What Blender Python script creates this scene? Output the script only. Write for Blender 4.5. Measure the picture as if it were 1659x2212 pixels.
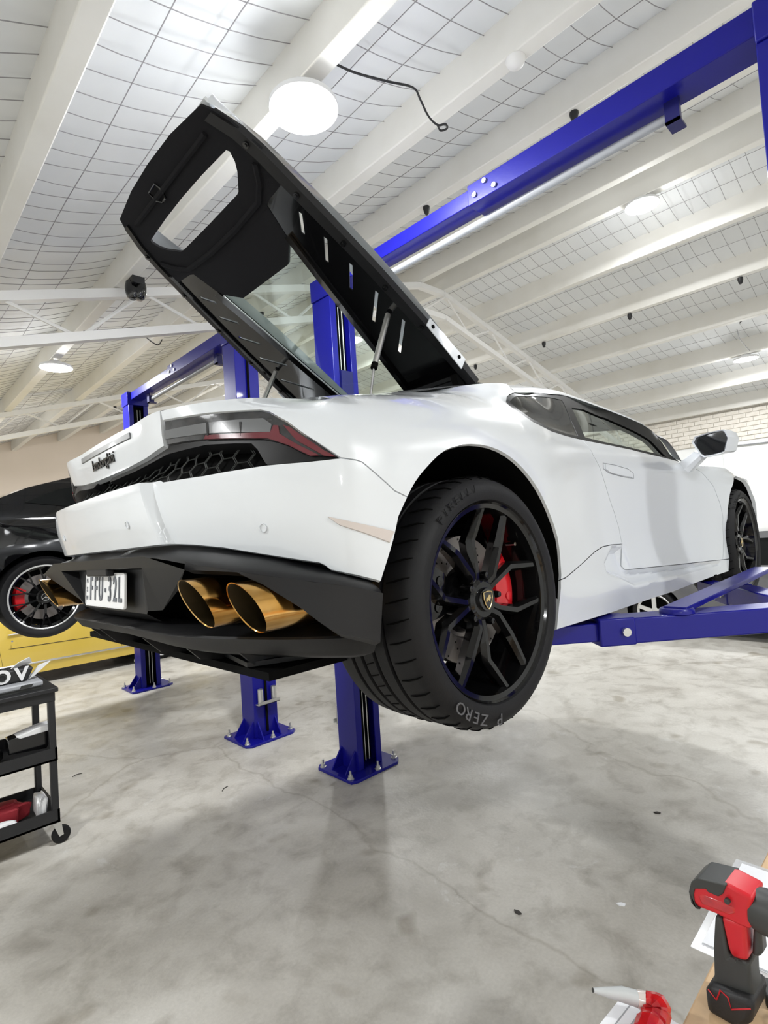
import bpy, bmesh, math, random
import numpy as np
from mathutils import Vector, Matrix
from mathutils.geometry import delaunay_2d_cdt
random.seed(7)
for o in list(bpy.data.objects): bpy.data.objects.remove(o)
SC = bpy.context.scene
COL = SC.collection
R = math.radians
# ------------------------------------------------------------------ camera
IW, IH = 1659.0, 2212.0
FPX = 1165.9
CAM = np.array([-1.2205, -1.8197, 1.70])
YAW, PITCH, ROLL = 0.80410, 0.03723, -0.06518
def cam_axes(yaw, pitch, roll):
    f = np.array([math.cos(yaw)*math.cos(pitch), math.sin(yaw)*math.cos(pitch), math.sin(pitch)])
    r0 = np.array([math.sin(yaw), -math.cos(yaw), 0.0]); u0 = np.cross(r0, f)
    c, s = math.cos(roll), math.sin(roll)
    return c*r0+s*u0, -s*r0+c*u0, f
AR, AU, AF = cam_axes(YAW, PITCH, ROLL)
cd = bpy.data.cameras.new('camera'); cam = bpy.data.objects.new('camera', cd); COL.objects.link(cam)
cd.sensor_fit = 'HORIZONTAL'; cd.sensor_width = 36.0; cd.lens = FPX*36.0/IW; cd.clip_start = .02; cd.clip_end = 200
cam.matrix_world = Matrix(((AR[0], AU[0], -AF[0], CAM[0]), (AR[1], AU[1], -AF[1], CAM[1]), (AR[2], AU[2], -AF[2], CAM[2]), (0, 0, 0, 1)))
SC.camera = cam
# ------------------------------------------------------------------ world, exposure
wd = bpy.data.worlds.new('world'); SC.world = wd; wd.use_nodes = True
wd.node_tree.nodes['Background'].inputs[0].default_value = (.9, .95, 1, 1)
wd.node_tree.nodes['Background'].inputs[1].default_value = .3
SC.view_settings.view_transform = 'Standard'; SC.view_settings.look = 'None'
SC.view_settings.exposure = 0.0; SC.view_settings.gamma = 1.0; SC.view_settings.use_curve_mapping = False
LAMP_W = 90.0           # power of every high-bay lamp
LAMP_C = (.965, .985, 1.0)
# ------------------------------------------------------------------ pixel rays
def ray(x, y): return AF + (x-IW/2)/FPX*AR - (y-IH/2)/FPX*AU
def at(x, y, X=None, Y=None, Z=None):
    d = ray(x, y)
    if X is not None: t = (X-CAM[0])/d[0]
    elif Y is not None: t = (Y-CAM[1])/d[1]
    else: t = (Z-CAM[2])/d[2]
    return CAM + t*d
# ------------------------------------------------------------------ materials
MATS = {}
def mat(name, col, rough=.5, metal=0.0, coat=0.0, trans=0.0, emis=None, noise=None, bump=None, ior=1.45, alpha=1.0, spec=.5):
    m = bpy.data.materials.new(name); m.use_nodes = True; nt = m.node_tree; b = nt.nodes['Principled BSDF']
    b.inputs['Base Color'].default_value = (*col, 1); b.inputs['Roughness'].default_value = rough
    b.inputs['Metallic'].default_value = metal; b.inputs['Coat Weight'].default_value = coat
    b.inputs['Coat Roughness'].default_value = .04; b.inputs['Transmission Weight'].default_value = trans
    b.inputs['IOR'].default_value = ior; b.inputs['Alpha'].default_value = alpha; b.inputs['Specular IOR Level'].default_value = spec
    if emis: b.inputs['Emission Color'].default_value = (*emis[0], 1); b.inputs['Emission Strength'].default_value = emis[1]
    if noise or bump: tc = nt.nodes.new('ShaderNodeTexCoord')
    if noise:   # (scale, second colour, contrast lo, hi)
        sc, c2, lo, hi = noise
        n = nt.nodes.new('ShaderNodeTexNoise'); n.inputs['Scale'].default_value = sc; n.inputs['Detail'].default_value = 6
        r = nt.nodes.new('ShaderNodeValToRGB'); r.color_ramp.elements[0].position = lo; r.color_ramp.elements[1].position = hi
        r.color_ramp.elements[0].color = (*col, 1); r.color_ramp.elements[1].color = (*c2, 1)
        nt.links.new(tc.outputs['Object'], n.inputs['Vector']); nt.links.new(n.outputs['Fac'], r.inputs['Fac'])
        nt.links.new(r.outputs['Color'], b.inputs['Base Color'])
    if bump:    # (scale, strength)
        n = nt.nodes.new('ShaderNodeTexNoise'); n.inputs['Scale'].default_value = bump[0]; n.inputs['Detail'].default_value = 3
        bp = nt.nodes.new('ShaderNodeBump'); bp.inputs['Strength'].default_value = bump[1]; bp.inputs['Distance'].default_value = .01
        nt.links.new(tc.outputs['Object'], n.inputs['Vector']); nt.links.new(n.outputs['Fac'], bp.inputs['Height']); nt.links.new(bp.outputs['Normal'], b.inputs['Normal'])
    MATS[name] = m
    return m
mat('white_paint', (.735, .765, .795), .28, coat=1.0)
mat('gloss_black', (.004, .004, .0045), .12, coat=.6)
mat('rim_black', (.003, .003, .0033), .13, coat=.4, spec=.3)
mat('satin_black', (.008, .008, .009), .45, spec=.4, bump=(900, .08))
mat('felt_black', (.009, .009, .011), .9, spec=.3, bump=(700, .25))
mat('trim_black', (.004, .004, .004), .4, spec=.15)
mat('dark', (.003, .003, .003), .8, spec=.1)
mat('rubber', (.006, .006, .007), .6, spec=.35, bump=(260, .06))
mat('rubber_text', (.10, .10, .105), .6)
mat('gold_metal', (.55, .29, .07), .15, metal=1.0, noise=(9, (.70, .46, .19), .35, .7))
mat('pipe_inner', (.05, .035, .015), .5, metal=.6)
mat('chrome', (.75, .76, .78), .15, metal=1.0)
mat('zinc', (.62, .62, .60), .38, metal=.9)
mat('steel_disc', (.24, .22, .21), .38, metal=.8)
mat('red_caliper', (.55, .006, .012), .3, coat=.5)
mat('blue_paint', (.006, .006, .22), .32, coat=.12, spec=.35, bump=(60, .03))
mat('blue_dark', (.008, .008, .10), .4)
def thin_glass(name, tint, rough=.02):
    m = bpy.data.materials.new(name); m.use_nodes = True; nt = m.node_tree; nt.nodes.remove(nt.nodes['Principled BSDF'])
    t = nt.nodes.new('ShaderNodeBsdfTransparent'); t.inputs[0].default_value = (*tint, 1)
    g = nt.nodes.new('ShaderNodeBsdfGlossy'); g.inputs['Roughness'].default_value = rough; g.inputs[0].default_value = (.9, .95, .93, 1)
    lw = nt.nodes.new('ShaderNodeLayerWeight'); lw.inputs[0].default_value = .5; p4 = nt.nodes.new('ShaderNodeMath'); p4.operation = 'POWER'; p4.inputs[1].default_value = 4; fr = nt.nodes.new('ShaderNodeMath'); fr.operation = 'MULTIPLY_ADD'; fr.inputs[1].default_value = .75; fr.inputs[2].default_value = .04
    nt.links.new(lw.outputs['Facing'], p4.inputs[0]); nt.links.new(p4.outputs[0], fr.inputs[0]); mx = nt.nodes.new('ShaderNodeMixShader')
    nt.links.new(fr.outputs[0], mx.inputs[0]); nt.links.new(t.outputs[0], mx.inputs[1]); nt.links.new(g.outputs[0], mx.inputs[2])
    nt.links.new(mx.outputs[0], nt.nodes['Material Output'].inputs[0]); MATS[name] = m
thin_glass('clear_glass', (.88, .93, .90))
mat('tint_glass', (.010, .011, .011), .05, spec=.12)
mat('lens_dark', (.022, .023, .025), .12, coat=.5, noise=(14, (.05, .05, .053), .4, .6))
mat('lens_red', (.13, .022, .03), .15, coat=.5)
mat('lens_grey', (.13, .135, .14), .3, coat=.3)
mat('lens_clear', (.62, .55, .51), .15, coat=.8)
mat('mirror_glass', (.03, .032, .035), .03, metal=.6, coat=1.0)
mat('plate_white', (.80, .80, .80), .35)
mat('plate_ink', (.14, .15, .17), .5)
mat('seam', (.02, .02, .02), .9)
mat('gold_emblem', (.78, .60, .28), .3, metal=.8)
mat('roof_white', (.86, .87, .87), .6, noise=(1.4, (.78, .80, .82), .35, .75), bump=(5, .25))
mat('purlin_cream', (.82, .805, .76), .55, noise=(2.2, (.75, .73, .67), .45, .8))
mat('wire_grey', (.30, .29, .30), .5)
mat('truss_white', (.84, .83, .81), .5)
mat('peach_wall', (.84, .735, .64), .7, noise=(.8, (.80, .70, .60), .35, .7))
mat('white_wall', (.88, .89, .88), .6, noise=(.7, (.82, .83, .82), .4, .8))
mat('brick_cream', (.84, .80, .73), .7, noise=(9, (.74, .69, .61), .4, .75), bump=(40, .2))
mat('mortar', (.76, .73, .67), .9)
mat('lamp_face', (1, 1, 1), .5, emis=((1, .97, .92), 40.0))
mat('lamp_body', (.75, .75, .75), .4)
mat('black_plastic', (.017, .017, .018), .5, bump=(300, .06))
mat('grey_plastic', (.33, .34, .36), .4)
mat('paper', (.88, .90, .93), .6)
mat('paper_ink', (.12, .13, .12), .7)
mat('clear_plastic', (.80, .82, .85), .12, alpha=.45, coat=.6)
mat('wood', (.72, .50, .29), .6, noise=(9, (.42, .30, .19), .5, .75), bump=(30, .1))
mat('tool_red', (.52, .012, .02), .38)
mat('tool_dark', (.035, .037, .035), .5)
mat('bag_red', (.52, .01, .012), .22, coat=.5, noise=(40, (.30, .006, .01), .4, .7))
mat('marker_grey', (.50, .52, .52), .45)
mat('yellow_paint', (.80, .58, .10), .22, coat=.9)
mat('black_car', (.003, .003, .0035), .06, coat=.6, spec=.3)
mat('grey_car', (.12, .12, .125), .25, coat=.8)
mat('silver_rim', (.72, .72, .71), .25, metal=.5)
mat('red_cloth', (.30, .02, .03), .7)
mat('bag_white', (.75, .75, .75), .4)
mat('box_print', (.85, .85, .85), .5)
mat('debris', (.05, .045, .04), .8)
# concrete floor: mottled grey with stains, scuffs and hairline cracks
def concrete():
    m = bpy.data.materials.new('concrete'); m.use_nodes = True; nt = m.node_tree; b = nt.nodes['Principled BSDF']
    N, L = nt.nodes.new, nt.links.new
    tc = N('ShaderNodeTexCoord')
    def noise(s, d, rough=.55, dist=0):
        n = N('ShaderNodeTexNoise'); n.inputs['Scale'].default_value = s; n.inputs['Detail'].default_value = d
        n.inputs['Roughness'].default_value = rough; n.inputs['Distortion'].default_value = dist; L(tc.outputs['Object'], n.inputs['Vector']); return n
    def ramp(n, stops, out='Fac'):
        r = N('ShaderNodeValToRGB'); e = r.color_ramp.elements
        while len(e) < len(stops): e.new(.5)
        for q, (p, c) in zip(e, stops): q.position = p; q.color = (*c, 1) if len(c) == 3 else c
        L(n.outputs[out], r.inputs['Fac']); return r
    def mix(a, bb, fac=None, mode='MULTIPLY', f=1.0):
        x = N('ShaderNodeMix'); x.data_type = 'RGBA'; x.blend_type = mode; x.inputs[0].default_value = f
        L(a, x.inputs[6]); L(bb, x.inputs[7])
        if fac is not None: L(fac, x.inputs[0])
        return x.outputs[2]
    big = ramp(noise(.9, 7, .6, .6), [(.30, (.41, .385, .34)), (.5, (.57, .545, .495)), (.72, (.70, .68, .63))])
    mid = ramp(noise(5, 8, .62, .4), [(.28, (.66, .645, .62)), (.52, (.97, .97, .965)), (.8, (1.0, 1.0, 1.0))])
    fine = ramp(noise(70, 4), [(.3, (.90, .90, .90)), (.7, (1, 1, 1))])
    c = mix(big.outputs[0], mid.outputs[0]); c = mix(c, fine.outputs[0])
    spots = ramp(noise(3.3, 2, .4), [(.66, (1, 1, 1)), (.74, (.66, .63, .58))])
    c = mix(c, spots.outputs[0])
    pale = ramp(noise(2.1, 9, .75, 1.2), [(.62, (0, 0, 0)), (.70, (1, 1, 1))])
    pc = N('ShaderNodeRGB'); pc.outputs[0].default_value = (.66, .655, .63, 1)
    fm = N('ShaderNodeMath'); fm.operation = 'MULTIPLY'; fm.inputs[1].default_value = .6; L(pale.outputs[0], fm.inputs[0])
    c = mix(c, pc.outputs[0], fm.outputs[0], 'MIX')
    v = N('ShaderNodeTexVoronoi'); v.feature = 'DISTANCE_TO_EDGE'; v.inputs['Scale'].default_value = .33
    w = noise(1.6, 5); mp = N('ShaderNodeMix'); mp.data_type = 'VECTOR'; mp.inputs[0].default_value = .28
    L(tc.outputs['Object'], mp.inputs[4]); L(w.outputs['Color'], mp.inputs[5]); L(mp.outputs[1], v.inputs['Vector'])
    cr = ramp(v, [(.0, (.80, .785, .76)), (.0025, (1, 1, 1))], 'Distance')
    c = mix(c, cr.outputs[0])
    L(c, b.inputs['Base Color'])
    rr = ramp(noise(2.5, 5), [(.3, (.30, .30, .30)), (.7, (.52, .52, .52))]); L(rr.outputs[0], b.inputs['Roughness'])
    bp = N('ShaderNodeBump'); bp.inputs['Strength'].default_value = .12; bp.inputs['Distance'].default_value = .01
    L(noise(45, 6).outputs['Fac'], bp.inputs['Height']); L(bp.outputs['Normal'], b.inputs['Normal'])
    MATS['concrete'] = m
concrete()
# ------------------------------------------------------------------ mesh helpers
class MB:
    def __init__(s): s.v = []; s.f = []
    def add(s, v, f):
        k = len(s.v); s.v += [tuple(float(c) for c in p) for p in v]; s.f += [tuple(i+k for i in q) for q in f]; return s
    def box(s, a, b, rot=None):
        (x0, y0, z0), (x1, y1, z1) = a, b
        v = [(x0, y0, z0), (x1, y0, z0), (x1, y1, z0), (x0, y1, z0), (x0, y0, z1), (x1, y0, z1), (x1, y1, z1), (x0, y1, z1)]
        if rot is not None: v = [tuple(rot @ Vector(p)) for p in v]
        return s.add(v, [(0, 3, 2, 1), (4, 5, 6, 7), (0, 1, 5, 4), (1, 2, 6, 5), (2, 3, 7, 6), (3, 0, 4, 7)])
    def bar(s, p, q, w, h, up=(0, 0, 1)):      # rectangular bar from p to q
        p, q = Vector(p), Vector(q); d = (q-p).normalized(); u = Vector(up); a = d.cross(u)
        if a.length < 1e-4: a = d.cross(Vector((1, 0, 0)))
        a.normalize(); b = a.cross(d).normalized()
        v = []
        for c in (p, q): v += [c-a*w/2-b*h/2, c+a*w/2-b*h/2, c+a*w/2+b*h/2, c-a*w/2+b*h/2]
        return s.add(v, [(0, 3, 2, 1), (4, 5, 6, 7), (0, 1, 5, 4), (1, 2, 6, 5), (2, 3, 7, 6), (3, 0, 4, 7)])
    def tube(s, pts, r, n=8, cap=True, closed=False):
        pts = [Vector(p) for p in pts]; m = len(pts); rr = r if hasattr(r, '__len__') else [r]*m
        t0 = (pts[1]-pts[0]).normalized(); ref = Vector((0, 0, 1)) if abs(t0.z) < .9 else Vector((1, 0, 0))
        a = t0.cross(ref).normalized(); v = []
        for i, p in enumerate(pts):
            if closed: t = (pts[(i+1) % m]-pts[i-1])
            else: t = pts[min(i+1, m-1)]-pts[max(i-1, 0)]
            t.normalize(); a = (a-t*a.dot(t)).normalized(); b = t.cross(a)
            v += [p+(a*math.cos(2*math.pi*k/n)+b*math.sin(2*math.pi*k/n))*rr[i] for k in range(n)]
        f = []
        for i in range(m if closed else m-1):
            for k in range(n):
                j = (i+1) % m; f.append((i*n+k, i*n+(k+1) % n, j*n+(k+1) % n, j*n+k))
        if cap and not closed: f += [tuple(range(n-1, -1, -1)), tuple(range((m-1)*n, m*n))]
        return s.add(v, f)
    def lathe(s, prof, n=32, o=(0, 0, 0), axis='z', closed=False):   # prof: (radius, height)
        v = []; m = len(prof)
        for r, h in prof:
            for k in range(n):
                c, q = r*math.cos(2*math.pi*k/n), r*math.sin(2*math.pi*k/n)
                p = (c, q, h) if axis == 'z' else (c, h, q) if axis == 'y' else (h, c, q)
                v.append((p[0]+o[0], p[1]+o[1], p[2]+o[2]))
        f = []
        for i in range(m if closed else m-1):
            j = (i+1) % m
            for k in range(n):
                q = (i*n+k, i*n+(k+1) % n, j*n+(k+1) % n, j*n+k); f.append(q if axis != 'y' else q[::-1])
        return s.add(v, f)
    def disc(s, c, r, n=24, axis='z', flip=False):
        v = []
        for k in range(n):
            a, b = r*math.cos(2*math.pi*k/n), r*math.sin(2*math.pi*k/n)
            p = (a, b, 0) if axis == 'z' else (a, 0, b) if axis == 'y' else (0, a, b)
            v.append(tuple(p[i]+c[i] for i in range(3)))
        q = tuple(range(n)); return s.add(v, [q[::-1] if flip else q])
    def prism(s, poly, vec):        # planar polygon (3D points) extruded by vec
        n = len(poly); vec = Vector(vec)
        v = [Vector(p) for p in poly]; w = [p+vec for p in v]
        nn = Vector((0, 0, 0))
        for i in range(n): nn += v[i].cross(v[(i+1) % n])
        f = [tuple(range(n)), tuple(range(2*n-1, n-1, -1))] + [(i, n+i, n+(i+1) % n, (i+1) % n) for i in range(n)]
        if nn.dot(vec) > 0: f = [q[::-1] for q in f]
        return s.add(v+w, f)
    def grid(s, rows, flip=False):
        m, n = len(rows), len(rows[0]); v = [p for r in rows for p in r]
        f = [(i*n+k, i*n+k+1, (i+1)*n+k+1, (i+1)*n+k) for i in range(m-1) for k in range(n-1)]
        return s.add(v, [q[::-1] for q in f] if flip else f)
    def merge(s, o): return s.add(o.v, o.f)
    def mirror(s):
        m = MB(); m.v = [(x, -y, z) for x, y, z in s.v]; m.f = [q[::-1] for q in s.f]; return m
    def xform(s, M): s.v = [tuple(M @ Vector(p)) for p in s.v]; return s
    def mesh(s, name, smooth=None, off=(0, 0, 0)):
        me = bpy.data.meshes.new(name)
        me.from_pydata([(x-off[0], y-off[1], z-off[2]) for x, y, z in s.v], [], s.f)
        if smooth is not None: me.shade_smooth(); me.set_sharp_from_angle(angle=R(smooth))
        return me
    def build(s, name, m, parent=None, smooth=None, bevel=0, off=(0, 0, 0), loc=None, kind=None, seg=2):
        me = s.mesh(name, smooth, off); me.materials.append(MATS[m]); o = bpy.data.objects.new(name, me); COL.objects.link(o)
        if parent is not None: o.parent = parent
        if loc is not None: o.location = loc
        if bevel:
            b = o.modifiers.new('bevel', 'BEVEL'); b.width = bevel; b.segments = seg; b.limit_method = 'ANGLE'; b.angle_limit = R(35)
            if smooth is None: me.shade_smooth(); me.set_sharp_from_angle(angle=R(50))
        if kind: o['kind'] = kind
        return o
def tag(o, label=None, cat=None, group=None, kind=None):
    if label: o['label'] = label
    if cat: o['category'] = cat
    if group: o['group'] = group
    if kind: o['kind'] = kind
    return o
def thing(name, label, cat, loc=(0, 0, 0), rz=0, group=None):
    o = bpy.data.objects.new(name, None); COL.objects.link(o); o.location = loc; o.rotation_euler = (0, 0, rz); o.empty_display_size = .1
    return tag(o, label, cat, group)
def copy_tree(o, parent=None):
    c = o.copy(); COL.objects.link(c)
    if parent is not None: c.parent = parent
    for ch in list(o.children): copy_tree(ch, c)
    return c
def text_mb(txt, size, depth, shear=0, sx=1.0, bold=0):
    cu = bpy.data.curves.new('t', 'FONT'); cu.body = txt; cu.size = size; cu.extrude = depth/2; cu.shear = shear; cu.align_x = 'CENTER'; cu.align_y = 'CENTER'
    cu.offset = bold; cu.resolution_u = 3
    o = bpy.data.objects.new('t', cu); COL.objects.link(o); dg = bpy.context.evaluated_depsgraph_get(); dg.update()
    me = o.evaluated_get(dg).to_mesh(); mb = MB()
    mb.add([(v.co.x*sx, v.co.y, v.co.z) for v in me.vertices], [tuple(p.vertices) for p in me.polygons])
    o.evaluated_get(dg).to_mesh_clear(); bpy.data.objects.remove(o); bpy.data.curves.remove(cu)
    return mb
def frame(o, x, y, z): return Matrix(((x[0], y[0], z[0], o[0]), (x[1], y[1], z[1], o[1]), (x[2], y[2], z[2], o[2]), (0, 0, 0, 1)))
def smooth_path(pts, n):
    P = [np.array(p, float) for p in pts]; out = []
    for i in range(len(P)-1):
        p0, p1, p2, p3 = P[max(i-1, 0)], P[i], P[i+1], P[min(i+2, len(P)-1)]
        for k in range(n):
            t = k/n; out.append(.5*((2*p1)+(-p0+p2)*t+(2*p0-5*p1+4*p2-p3)*t*t+(-p0+3*p1-3*p2+p3)*t**3))
    out.append(P[-1]); return out
# ================================================================== THE BUILDING
X0, X1, Y0, Y1 = -4.6, 11.2, -6.6, 13.9
RIDGE = 4.73
def roof_z(x): return 4.108+.293*x if x < RIDGE else 4.108+.293*RIDGE-.25*(x-RIDGE)
fl = MB().box((X0-.2, Y0-.2, -.12), (X1+.2, Y1+.2, 0)).build('floor', 'concrete', kind='structure')
def wall(name, a, b, m): return MB().box(a, b).build(name, m, kind='structure')
def gable(name, y0, y1, m):
    p = [(X0-.2, y0, 0), (X1+.2, y0, 0), (X1+.2, y0, roof_z(X1)+.02), (RIDGE, y0, roof_z(RIDGE)+.02), (X0-.2, y0, roof_z(X0)+.02)]
    return MB().prism(p, (0, y1-y0, 0)).build(name, m, kind='structure')
wl = gable('wall_left', Y1, Y1+.2, 'peach_wall'); gable('wall_right', Y0-.2, Y0, 'white_wall')
wall('wall_back', (X0-.2, Y0, 0), (X0, Y1, roof_z(X0)+.02), 'white_wall')
wf = wall('wall_front', (X1, Y0, 0), (X1+.2, Y1, roof_z(X1)+.02), 'white_wall')
# block joints of the far side wall, as shallow strips standing proud by a hair
for z in (.9, 1.8, 2.7): MB().box((X0, Y1-.006, z-.006), (8.0, Y1, z+.006)).build('joint_strip', 'mortar', wl)
# bricks of the front wall above the white sheeting
mb = MB().box((X1-.012, -2.5, 3.02), (X1, 6.5, roof_z(X1)-.0)); mb.build('mortar_bed', 'mortar', wf)
bm_ = MB().box((-.03, -.107, -.036), (0.02, .107, .036)).mesh('brick'); bm_.materials.append(MATS['brick_cream'])
rnd = random.Random(3)
for row in range(9):
    z = 3.07+row*.088
    for k in range(38):
        y = -2.2+k*.226+(.113 if row % 2 else 0)
        if rnd.random() < .03: continue
        o = bpy.data.objects.new('brick', bm_); COL.objects.link(o); o.parent = wf
        o.location = (X1-.004+rnd.uniform(-.006, .006), y+rnd.uniform(-.004, .004), z+rnd.uniform(-.003, .003)); o.rotation_euler = (0, 0, rnd.uniform(-.015, .015))
for k in range(5):
    MB().box((X1-.02, -2.4+k*1.8, 0.02), (X1, -2.4+k*1.8+1.785, 3.0)).build('wall_sheet', 'white_wall', wf)
MB().tube(smooth_path([(X1-.06, -1, 3.0), (X1-.06, .3, 2.93), (X1-.06, 1.4, 2.97)], 6), .012, 6).build('cable', 'grey_plastic', wf, smooth=60)
# roof: insulation sheets, purlins, sagging safety mesh
ce = MB()
ce.prism([(X0-.2, Y0-.2, roof_z(X0-.2)), (RIDGE, Y0-.2, roof_z(RIDGE)), (X1+.2, Y0-.2, roof_z(X1+.2)), (X1+.2, Y0-.2, roof_z(X1+.2)+.15), (RIDGE, Y0-.2, roof_z(RIDGE)+.15), (X0-.2, Y0-.2, roof_z(X0-.2)+.15)], (0, Y1-Y0+.4, 0))
ceil = ce.build('ceiling', 'roof_white', kind='structure')
PUR = [-.62+1.01*k for k in range(-4, 6)] + [4.96, 5.88, 6.92, 7.95, 8.98, 10.02, 11.0]
for i, x in enumerate(PUR):
    z = roof_z(x+.05); MB().box((x, Y0, z-.25), (x+.10, Y1, z+.03)).build('purlin', 'purlin_cream', ceil, bevel=.008)
mb = MB()
for i in range(3, len(PUR)-1):
    a, b = PUR[i]+.10, PUR[i+1]
    if b-a < .5: continue
    n = 5; y = -4.0; rnd = random.Random(i)
    while y < Y1-.1:
        y += .166; s = rnd.uniform(.035, .06); tw = rnd.uniform(-.02, .02)
        mb.tube([(a+(b-a)*k/n, y+tw*math.sin(math.pi*k/n), roof_z(a+(b-a)*k/n)-.012-s*4*(k/n)*(1-k/n)) for k in range(n+1)], .0028, 3, cap=False)
    for q in (.30, .60):
        x = a+(b-a)*q+.02; dz = .05*4*q*(1-q)
        mb.tube([(x+.008*math.sin(3*yy+i), yy, roof_z(x)-.012-dz) for yy in np.arange(-4, Y1, .6)], .003, 3, cap=False)
mb.build('wire_mesh', 'wire_grey', ceil, kind='stuff')
# roof trusses
def truss(y, label):
    t = thing('roof_truss', label, 'truss', (RIDGE, y, 0), group='white lattice roof trusses')
    def zt(x): return roof_z(x)-.25-.04
    xs = [X0+.05, RIDGE-.25, RIDGE+.25, X1-.05]
    for d, nm in ((0, 'top_chord'), (.36, 'bottom_chord')):
        m = MB(); pts = [(x-RIDGE, 0, zt(x)-d) for x in xs]
        for p, q in zip(pts[:-1], pts[1:]): m.bar(p, q, .08, .075)
        m.build(nm, 'truss_white', t)
    x = X0+.3; k = 0
    while x < X1-.6:
        x2 = x+.55; a, b = (0, .36) if k % 2 else (.36, 0)
        MB().tube([(x-RIDGE, 0, zt(x)-a), (x2-RIDGE, 0, zt(x2)-b)], .016, 6).build('web_bar', 'truss_white', t)
        x = x2; k += 1
    return t
truss(3.08, 'white lattice roof truss crossing behind the raised engine cover')
truss(8.35, 'white lattice roof truss nearer the peach end wall')
# high-bay lamps, hung under the purlins
LAMPX = {.53: 'purlin above the car tail', 5.18: 'ridge', 9.15: 'roof slope by the brick wall', -2.6: 'low roof edge'}
hb = None
def lamp(x, y, label):
    global hb
    px = min(PUR, key=lambda p: abs(p-x)); z = roof_z(px)-.25
    t = thing('high_bay_lamp', label, 'lamp', (px+.05, y, z), group='round high bay lamps under the roof')
    MB().lathe([(.012, 0), (.012, -.02), (.07, -.022), (.075, -.05), (.165, -.062), (.175, -.072), (.175, -.095), (.16, -.095)], 32).build('housing', 'lamp_body', t, smooth=40)
    MB().lathe([(.158, -.092), (.155, -.099), (.001, -.099)], 32).build('diffuser', 'lamp_face', t, smooth=40)
    pw = LAMP_W*(.55 if x < -1 else 1)
    ld = bpy.data.lights.new('lamp_light', 'AREA'); ld.shape = 'DISK'; ld.size = .32; ld.energy = pw; ld.color = LAMP_C; ld.spread = R(178)
    lo = bpy.data.objects.new('lamp_light', ld); COL.objects.link(lo); lo.parent = t; lo.location = (0, 0, -.106)
    ld = bpy.data.lights.new('lamp_spill_fill', 'POINT'); ld.shadow_soft_size = .15; ld.energy = pw*.16; ld.color = LAMP_C      # added point light standing in for rim spill, brightens the ceiling
    lo = bpy.data.objects.new('lamp_spill_fill', ld); COL.objects.link(lo); lo.parent = t; lo.location = (0, 0, -.32)
    return t
for x, y, lb in ((.53, .30, 'glaring round high bay lamp right above the raised engine cover'), (5.18, .25, 'round high bay lamp at the ridge above the blue lift beam'),
                 (.53, 5.3, 'round high bay lamp above the black car'), (5.18, 5.15, 'round high bay lamp at the ridge seen past the blue column through glass'),
                 (9.1, .23, 'small far round high bay lamp near the brick wall'), (9.1, 5.2, 'far round high bay lamp over the grey car bay'),
                 (.53, 10.1, 'round high bay lamp above the yellow car'), (5.18, 10.1, 'round high bay lamp at the ridge by the peach wall'),
                 (.53, -4.6, 'round high bay lamp over the workbench side'), (5.18, -4.6, 'round high bay lamp at the ridge over the workbench side'),
                 (-2.6, .3, 'added unseen lamp for the car tail under the low roof edge'), (-2.6, 5.2, 'added unseen lamp under the low roof edge near the trolley'), (-2.6, -4.6, 'added unseen lamp under the low roof edge by the bench')):  # low-edge lamps are added out of view to light the car tail
    lamp(x, y, lb)
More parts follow.
